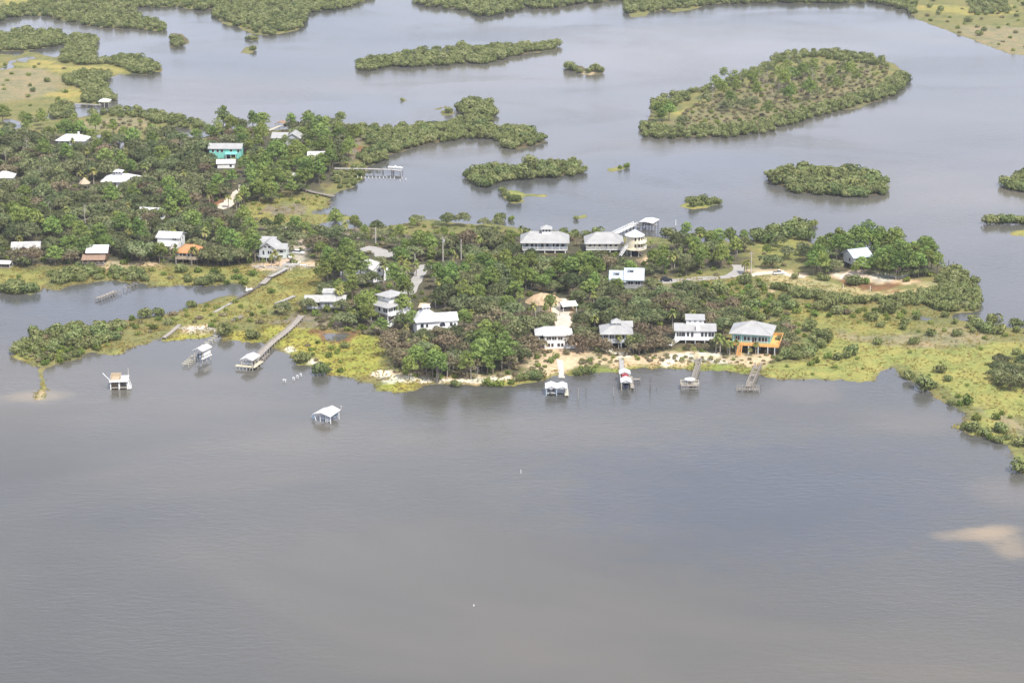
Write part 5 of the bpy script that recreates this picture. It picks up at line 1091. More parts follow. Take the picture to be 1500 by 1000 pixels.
    for lab,px,py,hh,ln in (('thick pale piling right of the twin roofed boathouse',846.5,584,3.6,.12),('short stump next to the twin roofed boathouse deck',836.5,573,.5,0),('thin dark piling third right of the twin roofed boathouse',858.5,581,2.8,-.1),
        ('thick pale piling left of the red canopy boathouse',898.5,580,3.0,0),('thin piling close left of the red canopy boathouse',906.3,572,1.1,0),('piling at the end of the side stub of the red canopy boathouse',933.5,566,2.4,0),('tall slender pole standing alone right of the red canopy boathouse',951.8,571,4.3,.05),('thin piling close right of the navy boat',931,575,1.9,0),
        ('small stump left of the round roofed gazebo dock',961.6,571,.9,0),('single piling right of the slatted grey pier head',1114.5,570,1.7,0),('leaning thin piling right of the tall slender pole',953.5,573,2.0,-.2)):
        post('piling',lab,px,py,hh,'wood' if 'pale' in lab else 'darkwood','piling',gp,.13 if 'thick' in lab else .08,ln)
    post('channel_marker','tiny white marker stake in the open foreground bay',763,693,1.1,'white','marker',None,.09); post('channel_marker','tiny white float near the bottom of the bay',694,887,.35,'white','marker',None,.16)
    post('channel_marker','small white marker pole in the creek beyond the headland wood',989.8,330,2.2,'white','marker',None,.16)
    # north docks
    h=House('boathouse','high open boathouse with flat white roof at the end of the north pier',946,337.5,-24,None,(927,317,960,336),'the high north boathouse','boathouse',z=0)
    h.gable(0,5.6,0,7.2,3.3,.5,'whiteroof',None,ov=.3,along='y'); legs(h.e,[(x,y) for x in (-2.7,0,2.7) for y in (.1,3.6,7)],-1.2,3.25,'darkwood',.15); h.part('upper_beam','darkwood',MB().box(-2.8,2.8,0,.15,2.7,3.0).box(-2.8,-2.65,0,7.2,2.7,3.0).box(2.65,2.8,0,7.2,2.7,3.0)); h.part('deck','wood',MB().box(-3.4,-2.7,-.5,7.3,1.2,1.4))
    h.part('brace','wood',MB().bar((-2.6,.1,1.2),(-1.0,.1,2.8),.12,.12).bar((2.7,.3,.8),(2.7,5,2.9),.12,.12))
    x,y,_=h.e.location; boat('white boat on a lift under the high north boathouse',x+2.0,y+4.5,1.0,R(-10),5,2.0,'hull','hull')
    pier('pier','long white railed pier running out behind the round cream house',[(897,344),(915,335.5),(931,328)],1.8,1.5,'white','lr',gap=3,rh=.9,pile='darkwood')
    pier('pier_landing','pale landing stage beside the long white pier',[(921,329.5),(932,327)],2.6,1.7,'concrete','',gap=3)
    pier('pier','straight grey pier with dark piles across the mangrove cove',[(490,246.5),(533,247),(575,248.5),(588,250)],2.0,1.9,'concrete','',gap=5,pile='darkwood')
    x,y=ground_xy(579,250,1.0); boat('white boat raised on a lift at the end of the mangrove cove pier',x,y+1,1.7,R(-8),7,2.6,'hull','hull')
    landmark(560,248,'the mangrove cove pier')
    pier('boardwalk','crooked boardwalk winding from the small cabin to the cove',[(433,270),(443,276),(458,281),(475,284.5),(489,287)],1.8,1.2,'wood','r',gap=4,pile='darkwood')
    pier('boardwalk','straight pale boardwalk over the marsh behind the grey cross gabled house',[(412,333.5),(441,333.5)],1.6,1.3,'concrete','',gap=4)
    h=House('dock_shelter','brown roofed dock shelter on the north shore behind tall pines',408,190,-12,None,(398,175,416,188),None,'dock shelter',z=0)
    h.gable(0,4,2,5,2.6,.9,'brownroof',None,ov=.3,along='y'); legs(h.e,[(x,y) for x in (-1.9,1.9) for y in (2.1,6.9)],-1.2,2.5,'wood',.14); h.part('ramp','newwood',MB().bar((-2.4,-8,1.0),(.4,2.2,1.6),1.4,.15))
    h=House('boathouse','tiny white roofed boathouse by the far upper left mangroves',153,157,0,None,(144,144,163,157),'the tiny far boathouse','boathouse',z=0)
    h.hip(0,5.0,0,5,3.0,1.1,'whiteroof',ov=.5,ridge=1.5); legs(h.e,[(x,y) for x in (-2.3,0,2.3) for y in (.1,4.8)],-1.2,3,'white',.14); h.part('deck','darkwood',MB().box(-2.6,2.6,-.1,5,.9,1.1))
    pier('boardwalk','thin grey boardwalk through the far upper left mangroves',[(109,152),(128,152.5),(148,154)],1.3,1.2,'concrete','',gap=5)
    # ruined dock in the left lagoon
    gp='pile bents of the ruined lagoon dock'
    pts=[(146,436),(150,434.8),(154,433.5),(158,432),(162,430.5),(166,428.8),(170,427),(175,425),(183,421),(189,419),(193.5,416.5),(198,414.5)]
    for i,(px,py) in enumerate(pts):
        pile_bent(f'ruined lagoon dock bent, number {i+1} counted from its left end',px,py,2.2,1.2,-38,gp,'wood')
    pier('dock_fragment','fallen grey planks at the left end of the ruined lagoon dock',[(141,436.5),(158,430.5),(168,426)],1.2,.95,'wood','',gap=4)
    landmark(172,425,'the ruined lagoon dock')
    # walkway of the grey gabled house, and ruined ends
    pier('boardwalk','railed boardwalk from the grey cross gabled house over the green marsh',[(421,391.5),(408,399),(395,405)],1.6,1.6,'concrete','r',gap=2.5,pile='darkwood')
    pier('boardwalk','lower grey boardwalk end crossing the marsh below the railed boardwalk',[(395,405.5),(389,411),(384,415.5)],2.4,1.0,'wood','',gap=2.5,pile='darkwood')
    pier('boardwalk','dark ruined boardwalk running along the lagoon edge',[(382,417),(366,426),(350,436),(338,443)],1.0,.8,'darkwood','',gap=3,pile='darkwood')
    pier('boardwalk','pale broken boardwalk trailing down to the spit',[(338,443.5),(326,450),(314,457)],1.0,.7,'concrete','',gap=3)
    pier('boardwalk','short pale boardwalk left of the low grey roofed house',[(431,433),(418,438.5),(404,444)],1.2,1.2,'concrete','',gap=3)
    pier('boardwalk','short grey boardwalk piece above the spit grass',[(354,463),(341,469)],1.2,1.0,'wood','l',gap=2.5)
    pier('boardwalk','collapsed grey boardwalk at the sandy spit',[(240,494),(252,485),(263,475)],1.4,.9,'wood','',gap=3)
    x,y,z=at(365,426.5); o=MB().box(-1.2,1.2,-.7,.7,.2,.9).box(-1.0,-.8,-.6,.6,.9,1.6).box(.5,1.0,-.5,.4,.9,1.2).build('broken_landing',M['hull'],None,(x,y,z)); tag(o,'broken white landing stage at the lagoon head','dock remnant')
    h=House('carport','concrete landing with low white walls between railed boardwalk and house',424,389,-8,None,None,None,'landing'); h.e.name='garden_terrace'
    h.part('terrace','concrete',MB().box(-2.6,2.6,-1.5,2.5,-.2,.35)); h.part('railing','white',MB().bar((-2.6,-1.5,1.2),(-1.2,-1.5,1.2),.1,.1).bar((1.2,-1.5,1.2),(3.0,-1.5,1.2),.1,.1).bar((3.2,-1.4,1.2),(3.8,2.6,1.2),.1,.3).bar((-2.6,-1.5,.3),(-2.6,-1.5,1.2),.1,.1).bar((3.2,-1.4,.1),(3.2,-1.4,1.2),.1,.1).bar((3.8,2.6,.1),(3.8,2.6,1.2),.1,.1))
    # seawall of the grey gabled house
    a=at(372,392); b=at(417,394); o=MB().bar((0,0,.25),(b[0]-a[0],b[1]-a[1],.25),.5,.9).build('sea_wall',M['rubble'],None,(a[0],a[1],a[2])); tag(o,'low pale rubble sea wall before the grey cross gabled house','wall')
    # row of white stakes in the cove
    gp='white stakes across the mangrove cove'; n=14
    for i in range(n):
        px=524+i*5.35; py=261.5+(i>8)*0.6
        if i>=11: px=[586,589,594.5][i-11]; py=[265,262,264][i-11]
        post('stake','slim white stake in the row across the mangrove cove',px,py,1.0,'white','stake',gp,.17)
    for i,(px,py) in enumerate(((1389.5,390),(1396.5,392),(1401,394))):
        post('piling',f'dark piling with pale top behind the headland mangroves, {["leftmost","middle","rightmost"][i]} of three',px,py,2.2,'darkwood','piling','pilings behind the headland',.16,0,True)
    # garden posts
    for lab,px,py,hh in (('white post on the red brown ground, left of two','1235',424,1.6),('white post on the red brown ground, right of two','1274.5',428,2.0)):
        post('marker_post',lab,float(px),py,hh,'white','post','posts on the red brown ground',.10)
def utility_pole(label, px, py, hgt, cross=True, trafo=False):
    x,y,z=at(px,py); e=empty('utility_pole',(x,y,z)); tag(e,label,'utility pole','utility poles along the island road')
    MB().cyl((0,0,-.5),(0,0,hgt),.22,.15,8).build('pole',M['pole'],e)
    if cross: MB().box(-1.2,1.2,-.08,.08,hgt-.9,hgt-.7).build('crossarm',M['wood'],e)
    if trafo: MB().cyl((.4,-.2,hgt-2.4),(.4,-.2,hgt-1.3),.28,.28,10).build('transformer',M['greywall'],e)
    RECTS.append((px-3,py-hgt*scale_at(py)*.95,px+3,py-4,py))
def car(label, px, py, rz, mat, kind='car', pickup=False):
    x,y,z=at(px,py); e=empty('pickup_truck' if pickup else 'parked_car',(x,y,z),R(rz)); tag(e,label,'pickup truck' if pickup else 'car','vehicles parked by the houses')
    def prism(prof,w,inset=0):
        n=len(prof); V=[(a,-w/2,b) for a,b in prof]+[(a,w/2,b) for a,b in prof]
        return MB().add(V,[tuple(range(n)),tuple(range(2*n-1,n-1,-1))]+[(k,n+k,n+(k+1)%n,(k+1)%n) for k in range(n)])
    prism([(-2.2,.35),(2.2,.35),(2.25,.7),(2.1,.92),(.95,1.0),(-2.15,1.02),(-2.25,.7)],1.8).build('body',M[mat],e)
    cab=[(-.5 if pickup else -2.0,1.0),(.95,1.0),(.35,1.55),(-.3 if pickup else -1.6,1.6)]
    prism(cab,1.56).build('windows',M['glass'],e); c0=cab[3][0]
    MB().box(c0,.33,-.74,.74,1.56,1.64).build('roof',M[mat],e)
    if pickup: MB().box(-2.1,-.6,-.75,.75,1.0,1.08).build('cargo_bed',M['dark'],e)
    for a in (-1.4,1.4):
        for b in (-.86,.86): w=MB().cyl((a,b-.1,.34),(a,b+.1,.34),.34,.34,12).build('wheel',M['tyre'],e); MB().cyl((a,b-.11 if b<0 else b+.09,.34),(a,b-.09 if b<0 else b+.11,.34),.19,.19,10).build('rim',M['hull'],w)
    for b in (-.6,.6): MB().box(2.18,2.27,b-.18,b+.18,.62,.78).build('headlight',M['hull'],e)
    RECTS.append((px-8,py-7,px+8,py,py))
def strip(name, label, pts, w, mat, lift=0.05):
    """a road or track laid a little above the ground along photo points"""
    P=[ground_xy(x,y,.9) for x,y in pts]; Q=[]
    for a,b in zip(P[:-1],P[1:]):
        n=max(2,int(math.hypot(b[0]-a[0],b[1]-a[1])/2.5))
        Q+=[(a[0]+(b[0]-a[0])*k/n,a[1]+(b[1]-a[1])*k/n) for k in range(n)]
    Q.append(P[-1])
    for _ in range(2): Q=[Q[0]]+[((Q[k-1][0]+2*Q[k][0]+Q[k+1][0])/4,(Q[k-1][1]+2*Q[k][1]+Q[k+1][1])/4) for k in range(1,len(Q)-1)]+[Q[-1]]
    V,F=[],[]
    for k,(x,y) in enumerate(Q):
        a=Q[max(0,k-1)]; b=Q[min(len(Q)-1,k+1)]; d=np.array((b[0]-a[0],b[1]-a[1])); d/=np.linalg.norm(d); s_=np.array((-d[1],d[0])); ww=w*(1+.12*math.sin(k*1.3)+.08*math.sin(k*2.9))
        for f in (-.5,-.17,.17,.5): X=x+s_[0]*f*ww; Y=y+s_[1]*f*ww; V.append((X,Y,gh(X,Y)+lift-(.03 if abs(f)>.4 else 0)))
        if k: F+=[((k-1)*4+j,k*4+j,k*4+j+1,(k-1)*4+j+1) for j in range(3)]
    o=MB().add(V,[tuple(reversed(f)) for f in F]).build(name,M[mat]); tag(o,label,'road' if 'road' in name else 'path',kind='structure')
    ROADLINES.append((P,w))
def build_roads():
    strip('road','pale road running past the dark car to the bend by the utility pole',[(966,411.5),(990,409),(1020,406.5),(1055,405),(1072,403),(1081,397),(1084,391),(1081,387)],4.6,'asphalt')
    strip('road','pale road winding down through the middle woods',[(640,391.5),(628,392),(619,394),(615,402),(609,413),(603,425),(598,432)],4.2,'asphalt')
    strip('road_apron','pale road widening at the top of the winding road',[(612,391.5),(636,390.5)],4.5,'asphalt',.06)
    strip('road','pale turning place among the low woods',[(531,364),(548,367),(560,370),(567,374),(563,378)],8.0,'asphalt')
    strip('track','pink dirt track in the left wood',[(318,306),(330,301),(342,293),(350,285),(357,277),(362,271)],6.0,'sandroad')
    strip('track','thin sandy track between left wood trees',[(291,338),(293,328),(294.5,318),(297,308)],2.6,'sandroad')
    strip('track','white sandy drive down to the white house above the bare slope',[(818,438),(819,450),(824,462),(826,472),(823,482),(820,490)],5.5,'sandroad')
    strip('track','sandy drive from the utility pole to the headland',[(1088,404),(1105,400),(1122,398),(1140,398),(1160,402),(1180,404)],3.6,'sandroad')
    strip('path','concrete boat ramp on the bare slope',[(820,528),(821.5,537),(822.5,545),(823,550)],1.9,'sandroad',.16)
    strip('path','narrow sand path on the bare slope',[(815,527.5),(819,527.5)],.8,'sandroad',.12)
def build_vehicles():
    car('dark blue car parked where the pale road enters the wood',976,412,4,'darkpaint')
    car('white pickup truck parked on the sandy headland drive',1141,401.5,8,'hull',pickup=True)
    car('white pickup truck facing the marsh beside the grey cross gabled house',425.5,377,-80,'hull',pickup=True)
    car('white car parked under the trees right of the white pickup truck',437.5,372,-20,'hull')
    utility_pole('pale utility pole by the yellow scrub behind the turning place',550.5,358,7,True)
    utility_pole('pale utility pole with transformer right of the winding road',649,385,10.5,True,True)
    utility_pole('thin grey utility pole right of the transformer pole',675.5,380,8,False)
    utility_pole('grey utility pole at the road bend',1100,402,9,True)
    utility_pole('short thin pole at the top of the winding road',608,392,5.5,False)
    # storm debris heaps along the shore
    rg=np.random.default_rng(8)
    for lab,px,py,w,mat in (('white board among the debris right of the railed boardwalk',443.5,390,2.4,'hull'),('pale plank lying on the debris shore right of the white board',454,391.5,2.6,'newwood')):
        x,y,z=at(px,py); o=MB().bar((-w/2,0,.35),(w/2,.4,.5),1.0,.12).bar((-w/2+.3,.7,.25),(w/2-.2,.2,.3),.25,.2).build('washed_up_board',M[mat],None,(x,y,z)); tag(o,lab,'board')
    # driftwood log on the sandy point
    x,y,z=at(560,556); o=MB().cyl((-1.8,-.9,.2),(1.6,1.0,.35),.2,.14,7).cyl((.6,.4,.3),(1.2,1.4,.7),.07,.03,5).build('driftwood_log',M['bark'],None,(x,y,z)); tag(o,'grey driftwood log on the white sandy point','log')
    mb=MB()
    for k in range(260):
        seg=rg.choice([0,1,2,3]); (ax,ay),(bx,by)=[((425,388),(475,392)),((262,482),(316,482)),((370,391),(415,393)),((1010,528),(1070,531))][seg]; f=rg.random()
        x,y,z=at(ax+(bx-ax)*f,ay+(by-ay)*f+rg.normal(0,1.5)); a=rg.uniform(0,3.14); L_=rg.uniform(.4,1.6)
        mb.bar((x-L_/2*math.cos(a),y-L_/2*math.sin(a),z+.06),(x+L_/2*math.cos(a),y+L_/2*math.sin(a),z+rg.uniform(.1,.4)),rg.uniform(.1,.4),.12)
    o=mb.build('debris',M['rubble']); tag(o,'scattered storm debris of boards along the shores','debris',kind='stuff')
# ---------------------------------------------------------------- where things grow
def grow():
    P = plant
    RECTS.extend([(322,278,360,304,306),(614,389,634,414,420),(538,363,566,374,375),(820,446,832,478,482),(985,402,1078,410,412),(1066,390,1084,402,404),(1000,196,1001,197,900)])   # open ground: roads and drives in full view
    for lm in (((705,80),'the long upper islet','on'),((857,102),'the heart shaped islet','on'),((256,62),'the round upper left islet','on'),((770,252),'the middle islet','on'),((745,290),'the small tufted islet','on'),
               ((1028,298),'the grassy creek islet','on'),((1190,270),'the domed islet','on'),((1480,325),'the right edge islet','on'),((1040,185),'the snag island shore','on'),((1130,150),'the snag island','on'),
               ((690,15),'the top islet','on'),((1000,12),'the top right shore','on'),((60,40),'the top left shore','on'),((380,40),'the top left headland','on'),((690,180),'the mangrove hook','on'),((765,205),'the hook point','on'),
               ((590,205),'the cove mangroves',None),((110,500),'the spit thicket',None),((200,483),'the narrow spit',None),((300,450),'the lagoon head marsh',None),((120,402),'the lagoon north bank',None),((30,418),'the lagoon left bank',None),
               ((320,402),'the green marsh lawn',None),((520,520),'the yellow marsh',None),((480,545),'the sandy point',None),((1185,510),'the hedge right of the orange deck',None),((1250,430),'the long headland hedge',None),((1390,430),'the headland tip',None),
               ((1330,470),'the scrub flat',None),((1150,450),'the scrub left of the headland',None),((1250,515),'the right marsh',None),((1370,560),'the right marsh inlet',None),((1440,610),'the right shore',None),((1485,550),'the right edge copse',None),
               ((720,520),'the bright green waterside tree',None),((620,540),'the sandy beach wood',None),((680,440),'the middle wood',None),((740,380),'the wood below the verandah house',None),((860,400),'the wood left of the shed roofed house',None),((960,450),'the grey brown wood',None),
               ((1030,375),'the wood above the pale road',None),((1145,340),'the north promontory',None),((1330,390),'the headland pines',None),((700,335),'the low north bank',None),((580,345),'the low bank woods',None),((50,300),'the far left wood',None),((130,330),'the left wood',None),
               ((90,240),'the upper left wood',None),((260,280),'the wood by the dirt track',None),((380,240),'the wood right of the mint house',None),((480,215),'the pines by the mangrove cove',None),((220,230),'the wood behind the cupola house',None),((330,360),'the wood left of the grey gabled house',None),((430,335),'the bay marsh wood',None),((60,110),'the upper left marsh',None),((190,178),'the upper marsh strip',None),((420,310),'the dull green marsh',None),((1440,60),'the top right marsh',None)):
        landmark(*lm[0], lm[1], lm[2])
    LANDMARKS.append((718,530,*at(718,530)[:2],'the waterside bare slope wood',None))
    # --- marked single plants first
    for k,px,py,s in (('mangrove',256,66,1.2),('mangrove',262,62,1.1),('mangrove',252,58,1.0),('mangrove',258,69,.9),('mangrove',266,67,.9),('mangrove',254,64,.9),('mangrove',368,58,.9),('mangrove',363,58,.7),('mangrove',374,58,.7),('mangrove',371,74,.8),
        ('mangrove',834,102,1.3),('mangrove',842,104,1.2),('mangrove',850,107,.9),('mangrove',862,107,.9),('mangrove',872,105,1.2),('mangrove',880,106,.95),('mangrove',830,100,.9),
        ('mangrove',657,166,1.0),('shrub',589,147.5,1.0),('mangrove',749,295,.9),('mangrove',757,295,.8),('mangrove',742,286,.7),('mangrove',736,282,.7),('shrub',1190,331,1.6),
        ('mangrove',1016,302.5,.95),('mangrove',1010,296,.9),('mangrove',1022,297,.9),('mangrove',1030,296,.9),('mangrove',1038,299,.9),('mangrove',1046,298,.9),('mangrove',1053,298,.8),('mangrove',1026,301,.7),
        ('mangrove',844,322,.55),('shrub',918,245,1.2),('shrub',908,247,.9),
        ('mangrove',1447,328,1.1),('mangrove',1454,327,1.0),('mangrove',1472,327,1.2),('mangrove',1482,327,1.2),('mangrove',1492,327,1.2),('mangrove',1503,327,1.1),('mangrove',1462,324,.8),
        ('mangrove',22,518,.75),('mangrove',25,509,.7),('mangrove',50,491,1.0),('mangrove',106,483,.8),('mangrove',115,478,.75),
        ('mangrove',331,491,1.45),('mangrove',370,497,1.15),('mangrove',438,531,1.05),('mangrove',446,528,.8),('mangrove',469,548,1.1),('shrub',500,545,1.0),('shrub',506,508,1.1),('mangrove',506,510,.6),('shrub',495,516,.8),
        ('mangrove',665,566,.75),('mangrove',671,566,.6),('shrub',714,564,1.2),('shrub',722,565,1.1),('shrub',731,566,1.1),('mangrove',763,557,.7),('mangrove',772,556,.7),('mangrove',783,555,.8),('mangrove',790,555,.8),('shrub',748,562,1.0),
        ('mangrove',853,548,.75),('mangrove',860,547,.7),('mangrove',845,549,.5),('shrub',866,546,1.0),
        ('shrub',1247,519,1.3),('mangrove',1248,520,1.05),('mangrove',1240,524,.7),('mangrove',1228,527,.8),('shrub',1213,525,1.2),('shrub',1188,535,1.1),('shrub',1196,531,.9),('shrub',1223,539,.7),
        ('mangrove',1286,504,.75),('mangrove',1338,504,.7),('mangrove',1376,545,.95),('mangrove',1388,558,.85),('mangrove',1331,555,.95),('mangrove',1352,571,1.15),('mangrove',1368,568,.55),('mangrove',1393,592,.5),('shrub',1406,594,1.1),('shrub',1417,592,1.4),('shrub',1404,582,1.0),
        ('shrub',1429,615,1.2),('mangrove',1414,629,.7),('mangrove',1427,632,.75),('mangrove',1442,638,.9),('shrub',1450,644,1.1),('mangrove',1467,633,1.1),('shrub',1460,614,1.3),('shrub',1467,607,.8),('mangrove',1462,648,.6),('mangrove',1476,643,.6),('mangrove',1496,652,1.1),('mangrove',1494,691,1.2),
        ('mangrove',265,399,.9),('shrub',291,399,1.3),('shrub',315,402,1.5),('shrub',346,399,1.1),('shrub',371,403,1.4),('shrub',398,429,1.4),('mangrove',275,408,.7),('mangrove',276,413,.6),('shrub',342,409,1.0),('shrub',350,409,1.2),('mangrove',312,412,1.0),('mangrove',322,412,.8),('mangrove',308,413,.9),('mangrove',294,417,.9),('mangrove',303,417,.8),('shrub',333,416,1.2),('shrub',358,417,1.3),
        ('mangrove',10,427,1.2),('mangrove',22,428,1.25),('mangrove',35,429,1.2),('mangrove',46,428,1.1),('mangrove',28,421,1.0),('mangrove',16,419,.9),('mangrove',2,426,1.0),
        ('mangrove',732,323,.9),('shrub',749,323,1.2),('mangrove',611,323,.8),('shrub',654,324,1.4),('mangrove',490,324,.9),('mangrove',525,333,.7),('shrub',548,332,1.2),
        ('mangrove',979,348,1.35),('mangrove',993,349,.9),('mangrove',1038,351,1.2),('mangrove',1046,351,1.0),('shrub',1080,352,1.0)):
        P(k,px,py,s,True)
    # bright pine by the water, tall pines with bare trunks, palms at the houses
    for px,py,s in ((706,545,1.15),(722,548,1.2),(735,543,1.1),(714,530,1.1),(728,522,1.05),(700,528,.95),(741,530,.95),(712,512,1.0)): P('pine',px,py,s,True)
    for k,px,py,s in (('pine',600,556,.8),('pine',642,560,1.0),('pine',634,557,.95),('pine',625,556,.8),('pine',647,552,.9),('pine',611,548,.9),('pine',684,556,.85),
        ('snag',640,561,1.0),('snag',655,556,.9),('snag',690,556,1.0),('snag',700,560,.8),('snag',664,545,.8),
        ('pine',762,418,1.15),('pine',746,418,.95),('pine',778,424,1.0),('pine',776,410,1.1),('pine',820,412,1.1),('pine',838,415,1.1),('pine',850,412,1.1),('pine',862,420,1.0),('pine',700,430,.9),('pine',716,432,1.0),('pine',642,425,1.0),('pine',704,448,.8),('pine',875,412,.9),('pine',806,462,.7),
        ('pine',490,410,1.25),('pine',528,415,1.1),('pine',508,388,1.1),('pine',473,420,1.0),('pine',536,470,1.15),('pine',548,456,1.0),('pine',578,432,1.15),('pine',590,440,1.0),('pine',516,440,1.0),('pine',538,477,.9),('pine',558,492,.8),('pine',590,470,.9),('pine',604,488,.85),
        ('palm',562,415,1.2),('palm',588,408,1.3),('palm',595,412,1.1),('palm',497,448,1.2),('palm',500,442,1.0),('palm',610,405,1.0),
        ('palm',1055,519,1.15),('palm',1069,521,1.05),('palm',1098,521,.6),('palm',1107,519,.75),('palm',1078,520,.75),('palm',1066,518,.9),('palm',1049,517,.9),('palm',1012,514,.5),('palm',1017,520,.55),('palm',922,515,1.0),('palm',928,517,1.0),('palm',906,512,.9),('palm',1015,478,1.0),('palm',1031,462,1.0),
        ('palm',403,387,1.0),('palm',398,393,.8),('palm',409,392,.8),('palm',428,386,.8),('palm',386,393,.7),('palm',285,386,1.1),('palm',281,388,.9),('palm',258,387,1.0),('palm',240,384,1.0),('pine',234,386,.9),('palm',335,305,1.1),('palm',351,304,1.2),('palm',347,307,1.0),('palm',354,300,1.0),
        ('pine',128,380,1.0),('pine',148,368,1.1),('pine',121,370,1.1),('pine',108,378,1.0),('pine',98,376,1.0),('pine',155,375,.9),('pine',374,384,1.1),('pine',368,378,1.0),('palm',365,384,.9),('pine',340,380,1.0),('oak',320,388,1.25),('oak',336,389,1.1),('oak',306,388,1.1),('oak',350,387,.9),
        ('pine',448,282,1.1),('pine',440,278,1.0),('pine',460,268,1.0),('pine',470,262,1.0),('pine',448,262,1.15),('pine',430,246,1.2),('pine',410,250,1.2),('pine',440,240,1.1),('pine',418,262,1.1),('pine',390,290,1.15),('pine',380,296,1.1),('pine',398,298,1.0),('pine',388,270,1.2),('pine',370,272,1.0),('pine',405,282,1.0),('pine',475,255,.9),
        ('pine',1202,404,1.1),('pine',1192,404,.9),('pine',1196,398,1.1),('pine',1262,402,.8),('pine',1253,405,.6),('pine',1276,402,.8),('pine',1288,405,.8),('pine',1303,408,1.1),('pine',1316,410,1.15),('pine',1330,408,1.15),('pine',1345,406,1.1),('pine',1358,402,1.0),('pine',1290,396,1.0),('pine',1372,405,.8),('pine',1300,392,1.1),('pine',1240,384,1.1),('pine',1225,386,1.1),('pine',1254,378,1.2),('pine',1270,372,1.2),('pine',1286,378,1.1),('pine',1215,376,1.0),('pine',1320,388,1.1),('pine',1338,390,1.1),('pine',1352,390,1.1),('pine',1364,395,1.0),('pine',1305,380,1.1),
        ('oak',1296,405,.55),('oak',1309,408,.6),('oak',1322,409,.55),('oak',1337,407,.6),('oak',1350,405,.6),('shrub',1362,404,1.3),('shrub',1328,412,1.0),('oak',1282,402,.55),('oak',1212,402,.6),('mangrove',1204,410,.8),('mangrove',1210,411,.7),('mangrove',1252,418,1.0),('mangrove',1258,416,.8),('mangrove',1246,416,.8),('shrub',1268,416,1.2),('oak',1222,400,.8),('brush',1242,408,1.2),('mangrove',1165,408,.7),('palm',1090,400,1.0),('palm',1094,403,1.0),('brush',1096,405,1.2),('snag',1312,410,1.0),
        ('snag',40,232,1.2),('snag',36,236,1.0),('snag',77,250,1.1),('snag',60,268,1.0),('snag',820,462,.7),('snag',784,470,.9),('snag',760,476,.9),('snag',790,462,.8)):
        P(k,px,py,s,True)
    for px,py,s in ((1048,110,1.1),(1053,112,.9),(1062,108,1.2),(1040,122,1.0),(1034,128,1.0),(965,178,1.0),(970,185,1.1),(960,172,.9),(980,178,1.0),(975,170,.9),(1060,122,1.0),(1075,126,1.0),(1090,124,.9),(1048,135,1.0),(1058,142,1.0),(1078,140,1.0),(1100,130,1.0),(1150,130,1.1),(1160,126,1.1),(1140,122,1.0),(1175,118,1.1),(1190,112,1.0),(1155,152,1.0),(1160,146,.9),(1185,148,1.0),(1190,142,1.0),(1215,120,1.0),(1240,118,1.0),(1225,140,1.0),(1255,128,1.0)): P('pine',px,py,s)
    for px,py in ((1044,150),(1085,126),(1112,128),(1118,127),(1123,128),(1153,125),(1158,128),(1190,122),(1170,110),(1155,98),(1130,150),(1140,142)): P('snag',px,py,1.1)
    for k,px,py,s in (('brown',24,388,.9),('brown',47,388,.95),('oak',34,391,.7),('oak',88,226,.8),('oak',116,225,.8),('palm',107,223,.9),('oak',158,284,.9),('oak',186,284,.85),('oak',199,280,.9),('oak',211,330,.9),('oak',229,328,.9),('brown',220,334,.9),('pine',456,252,.8),('pine',470,250,.8),
        ('oak',324,243,.6),('oak',309,240,.7),('oak',404,217,.7),('oak',432,216,.7),('pine',418,219,.8),('oak',2,280,.9),('oak',16,279,.8),('oak',652,499,.7),('oak',666,497,.75),('brown',640,502,.8),('oak',452,457,.7),('oak',500,456,.7),('shrub',478,456,1.2),('brown',790,514,.75),('brown',846,517,.9),('brown',860,512,1.0),('brown',880,516,.9),('oak',932,516,.9),('brown',945,518,.9),('brown',972,514,.9),('brown',1022,513,.42),('brown',1034,514,.45),('brown',1008,514,.4),('oak',1056,512,.75),('brown',890,519,.55),('brown',905,521,.5),('brown',916,520,.5),('oak',620,499,.6),('oak',634,501,.65),
        ('oak',898,432,.8),('oak',884,428,.8),('pine',906,434,.75),('oak',590,482,.8),('oak',530,420,.8),('oak',545,420,.8),('pine',512,418,.9),('oak',236,382,.8),('oak',228,378,.8),('oak',300,385,.8),('oak',440,270,.7),('pine',424,274,.8)): P(k,px,py,s,True)
    mang = {'mangrove':1.0}
    def isl(k, sp=3.6, s=(.7,1.15), mix=mang):
        poly = LAND[k]; cx = sum(p[0] for p in poly)/len(poly); cy = sum(p[1] for p in poly)/len(poly)
        out = [(x+3*(x-cx)/(abs(x-cx)+20), y+2.5*(y-cy)/(abs(y-cy)+3)) for x, y in poly]
        scatter(out, mix, sp, s)
    isl('long_islet',3.6,(.6,1.3)); isl('middle_islet',3.6,(.7,1.4)); isl('dome_islet',3.7,(.85,1.6)); isl('east_far_islet',3.6,(.8,1.4)); isl('top_islet',4.4,(.7,1.5))
    scatter([(-80,60),(18,51),(40,47),(75,47),(97,58),(97,64),(62,72),(10,76),(-80,72)],mang,3.8,(.85,1.3))
    # top shores
    scatter([(-80,20),(20,10),(60,6),(80,-10),(190,-10),(330,-20),(560,-20),(545,-3),(510,12),(452,21),(447,33),(439,43),(394,53),(346,39),(314,25),(280,13),(235,11),(199,12),(195,22),(240,40),(241,47),(182,42),(126,38),(106,34),(84,29),(38,24),(0,32),(-80,34)],{'mangrove':.9,'shrub':.1},4.6,(.8,1.3))
    scatter([(915,20),(951,18),(1024,10),(1103,5),(1280,5),(1340,22),(1340,-20),(920,-20)],{'mangrove':.9,'shrub':.1},4.6,(.85,1.3))
